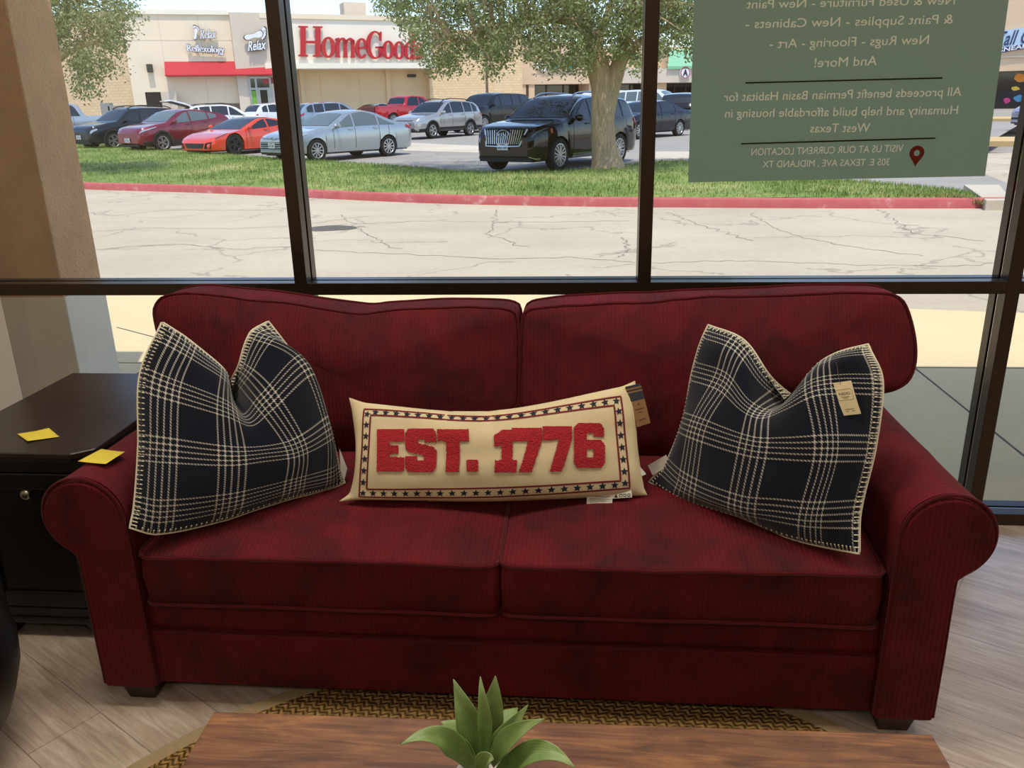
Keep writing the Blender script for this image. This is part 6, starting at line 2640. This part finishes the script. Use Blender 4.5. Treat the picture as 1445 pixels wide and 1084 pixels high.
mb.prism(pr2, (0, -.68, 0), (1, 0, 0), (0, 0, 1), (0, 1, 0), 1.36)
mb.build('liftgate_lining', M_PLAST, lg, smooth=0, local=True)
patch(sh_, .90, .995, 6, 9, .02, nf=8, nq=4, fun=lambda f: (5.3, 8.999)).build('cargo_shade_patch', M_UNDER, b_, smooth=60, local=True)  # black patch on the skin painted as the shaded cargo space
# more cars with their tails towards us, in the row by the stores
pos = at_dist(399, 158, 49)
make_car('white hatchback crossover with red tail band, partly behind the left mullion', 'suv', P_WHITE, pos, math.radians(50), spokes=5, front=dict(tl=(.955, .999, 4.2, 5.0)))
pos = at_dist(470, 160, 44)
make_car('blue-grey crossover behind the silver sedan\'s roof', 'suv', P_BLUEG, pos, math.radians(40), spokes=5)
pos = at_dist(526, 152, 60.5)
make_car('small silver sedan far off, above the red pickup\'s bed', 'sedan', P_SILVER, pos, math.radians(228), spokes=5)
pos = at_dist(630, 152, 61)
make_car('white sedan far off, roof just showing above the silver wagon', 'sedan', P_WHITE, pos, math.radians(232), spokes=5)
pos = at_dist(770, 165, 50)
make_car('dark blue sedan showing between the charcoal SUV and the black SUV', 'sedan', P_NAVY, pos, math.radians(230), spokes=5, scale=.97)
pos = at_dist(806, 150, 56)
make_car('red SUV far off, roof just showing above the black SUV', 'suv', P_RED, pos, math.radians(60), spokes=5, scale=1.02)
pos = at_dist(874, 150, 54)
make_car('white panel van behind the black SUV, right of the tree trunk', 'van', P_WHITE, pos, math.radians(-20), 'van', spokes=5, scale=1.05)
mb = MB()
pos = at_dist(922, 152, 50)
make_car('white full-size SUV behind the middle mullion', 'bigsuv', P_WHITE, pos, math.radians(-25), spokes=5, glass=M_CGLASSL)
pos = at_dist(966, 160, 42)
make_car('black SUV with its tail towards us, left of the green window sign', 'suv', P_CHAR, pos, math.radians(74), spokes=5, scale=1.03)
pos = at_dist(1520, 182, 33)
make_car('pale lilac minivan at the far right edge behind the right mullion', 'van', P_LILAC, pos, math.radians(190), 'van', spokes=7, over=dict(sg=(.20, .90), pil=[.40, .62, .8], H=1.75))
pos = at_dist(1290, 170, 42)

# ================================================================ TREES
def bark():
    t = NT('grey_brown_bark')
    co = t.coord()
    n = t.noise(t.mapping(co, (9, 9, 2.2)), 2.0, 6, 0.7, 1.5)
    n2 = t.noise(co, 2.2, 3)
    f = t.math('ADD', t.math('MULTIPLY', n, .7), t.math('MULTIPLY', n2, .3))
    t.l(t.ramp(f, [(.3, lin('9a8468')), (.52, lin('ceb490')), (.72, lin('e8d0ac'))]), t.b.inputs['Base Color'])
    t.b.inputs['Roughness'].default_value = .95
    t.b.inputs['Specular IOR Level'].default_value = .1
    t.bump(n, 1.0, .05)
    return t.m


def leafage():
    t = NT('oak_leaf')
    co = t.coord()
    n = t.noise(co, 9, 2)
    n2 = t.noise(co, .9, 2)
    f = t.math('ADD', t.math('MULTIPLY', n, .6), t.math('MULTIPLY', n2, .4))
    c = t.ramp(f, [(.3, lin('5b673c')), (.5, lin('8c9560')), (.72, lin('bcbc86'))])
    t.l(c, t.b.inputs['Base Color'])
    t.b.inputs['Roughness'].default_value = .5
    ts = t.n('ShaderNodeBsdfTranslucent')
    t.l(c, ts.inputs[0])
    mx = t.n('ShaderNodeMixShader')
    mx.inputs[0].default_value = .3
    t.l(t.b.outputs[0], mx.inputs[1])
    t.l(ts.outputs[0], mx.inputs[2])
    t.l(mx.outputs[0], t.out.inputs[0])
    return t.m


M_BARK = bark()
M_OAK = leafage()


def pip(poly, x, y):
    return inside([poly], x, y)


def leaves(mb, c, r, n, rnd, size=.085):
    vs, fs = mb.v, mb.f
    for _ in range(n):
        while True:
            d = np.array((rnd.uniform(-1, 1), rnd.uniform(-1, 1), rnd.uniform(-1, 1)))
            if d @ d < 1:
                break
        p = c + d * r * np.array((1, 1, .75))
        a, b = rnd.uniform(0, 6.28), rnd.uniform(-1.1, 1.1)
        u = np.array((math.cos(a) * math.cos(b), math.sin(a) * math.cos(b), math.sin(b)))
        w = np.cross(u, (rnd.uniform(-1, 1), rnd.uniform(-1, 1), rnd.uniform(-1, 1)))
        w /= np.linalg.norm(w) + 1e-9
        L = size * rnd.uniform(.7, 1.3)
        k = len(vs)
        vs += [tuple(p), tuple(p + u * L * .5 + w * L * .24), tuple(p + u * L), tuple(p + u * L * .5 - w * L * .24)]
        fs.append((k, k + 1, k + 2, k + 3))


def tree(name, label, base, limbs, poly, Yc, Yr, ncl, seed, nl=60, rcl=(.28, .55), links=120):
    rnd = random.Random(seed)
    root = tag(empty(name, tuple(base)), label, 'tree')
    tk, fo = MB(), MB()
    nodes = []
    for path, radii in limbs:
        P = resample(chaikin(path, 2, False), 26, False)
        rr = np.interp(np.linspace(0, 1, 26), np.linspace(0, 1, len(radii)), radii)
        P = [p + np.array((nz(p[0], p[1], p[2], 1.5), nz(p[1], p[2], p[0], 1.5), 0)) * .05 for p in P]
        tk.tube(P, [r * (1 + .10 * nz(p[2] * 3, p[0], p[1])) for r, p in zip(rr, P)], 14)
        nodes += [(p, r) for p, r in zip(P[6:], rr[6:])]
    xs, ys = [p[0] for p in poly], [p[1] for p in poly]
    cl = []
    while len(cl) < ncl:
        x, y = rnd.uniform(min(xs), max(xs)), rnd.uniform(min(ys), max(ys))
        if not pip(poly, x, y):
            continue
        # thinner towards the lower fringe
        Y = Yc + rnd.gauss(0, Yr * .5)
        Y = min(Yc + Yr, max(Yc - Yr, Y))
        c = at(x, y, Y)
        cl.append(c)
        leaves(fo, c, rnd.uniform(*rcl), nl, rnd)
    for c in rnd.sample(cl, min(links, len(cl))):
        best = sorted(nodes, key=lambda q: np.linalg.norm(q[0] - c))[:4]
        p, r = rnd.choice(best)
        m = (p + c) / 2 + np.array((rnd.uniform(-.25, .25), rnd.uniform(-.25, .25), rnd.uniform(.0, .3)))
        tk.tube(resample(chaikin([p, m, c], 2, False), 8, False), np.linspace(min(.05, r * .6), .008, 8), 5)
    tk.build('trunk', M_BARK, root, smooth=70)
    fo.build('foliage', M_OAK, root, smooth=0)
    return root


YT_ = 17.4
q = lambda x, y, Y=YT_: at(x, y, Y)
tb0 = q(857, 246)
limbs = [
    ([q(857, 249), q(857, 240), q(852, 210), q(850, 170), q(850, 135), q(848, 108), q(836, 70), q(822, 30), q(816, -15), q(811, -50)], [.46, .33, .27, .25, .25, .27, .19, .16, .12, .06]),
    ([q(855, 200), q(858, 140), q(872, 98), q(882, 70), q(888, 30, 17), q(893, -15, 16.9), q(900, -55, 16.7)], [.12, .19, .19, .17, .14, .10, .05]),
    ([q(843, 60), q(815, 30, 17.2), q(778, 22, 17), q(735, 32, 16.8), q(700, 48, 16.6), q(660, 58, 16.3), q(610, 62, 16.2)], [.14, .14, .12, .10, .085, .06, .03]),
    ([q(880, 85), q(905, 55, 17.6), q(945, 35, 17.8), q(1000, 20, 18)], [.10, .08, .06, .02]),
    ([q(840, 60), q(858, 20, 18.2), q(868, -20, 18.6), q(870, -50, 18.8)], [.12, .10, .07, .03]),
    ([q(822, 30), q(775, -10, 18), q(715, -35, 18.4), q(650, -45, 18.4)], [.10, .08, .05, .02]),
]
poly = [(532, -90), (530, 12), (546, 26), (566, 36), (584, 56), (594, 84), (610, 98), (632, 96), (642, 100), (652, 84), (668, 74), (682, 88), (692, 108), (708, 100), (716, 72), (730, 66), (748, 84), (764, 98), (790, 95), (806, 104), (826, 108), (838, 80), (860, 74), (880, 84), (894, 92), (905, 108), (918, 100), (926, 78), (950, 66), (968, 84), (990, 78), (1040, 60), (1080, -90)]
tree('oak_tree', 'live oak tree with a forked trunk on the lawn beside the black SUV', tb0, limbs, poly, 17.2, 2.6, 1350, 4, nl=48, rcl=(.2, .42))
poly2 = [(20, -90), (40, 60), (80, 62), (98, 78), (108, 108), (118, 138), (128, 128), (136, 98), (150, 94), (166, 100), (160, 82), (172, 66), (166, 48), (182, 36), (176, 12), (188, -8), (180, -90)]
lb = at_z(52, 246, .02)
Yl = lb[1]
limbs2 = [([at(52, 248, Yl), at(54, 200, Yl), at(58, 140, Yl), at(66, 80, Yl), at(84, 30, Yl), at(110, -20, Yl)], [.40, .30, .27, .24, .15, .05]),
          ([at(62, 100, Yl), at(95, 70, Yl), at(120, 62, Yl - .5), at(150, 60, Yl - .8)], [.14, .10, .06, .02]),
          ([at(60, 110, Yl), at(40, 60, Yl), at(30, 0, Yl)], [.14, .09, .03])]
tree('oak_tree', 'grey-green tree whose drooping branches show right of the stucco column', lb, limbs2, poly2, Yl - .3, 1.6, 330, 9, nl=60, links=60)
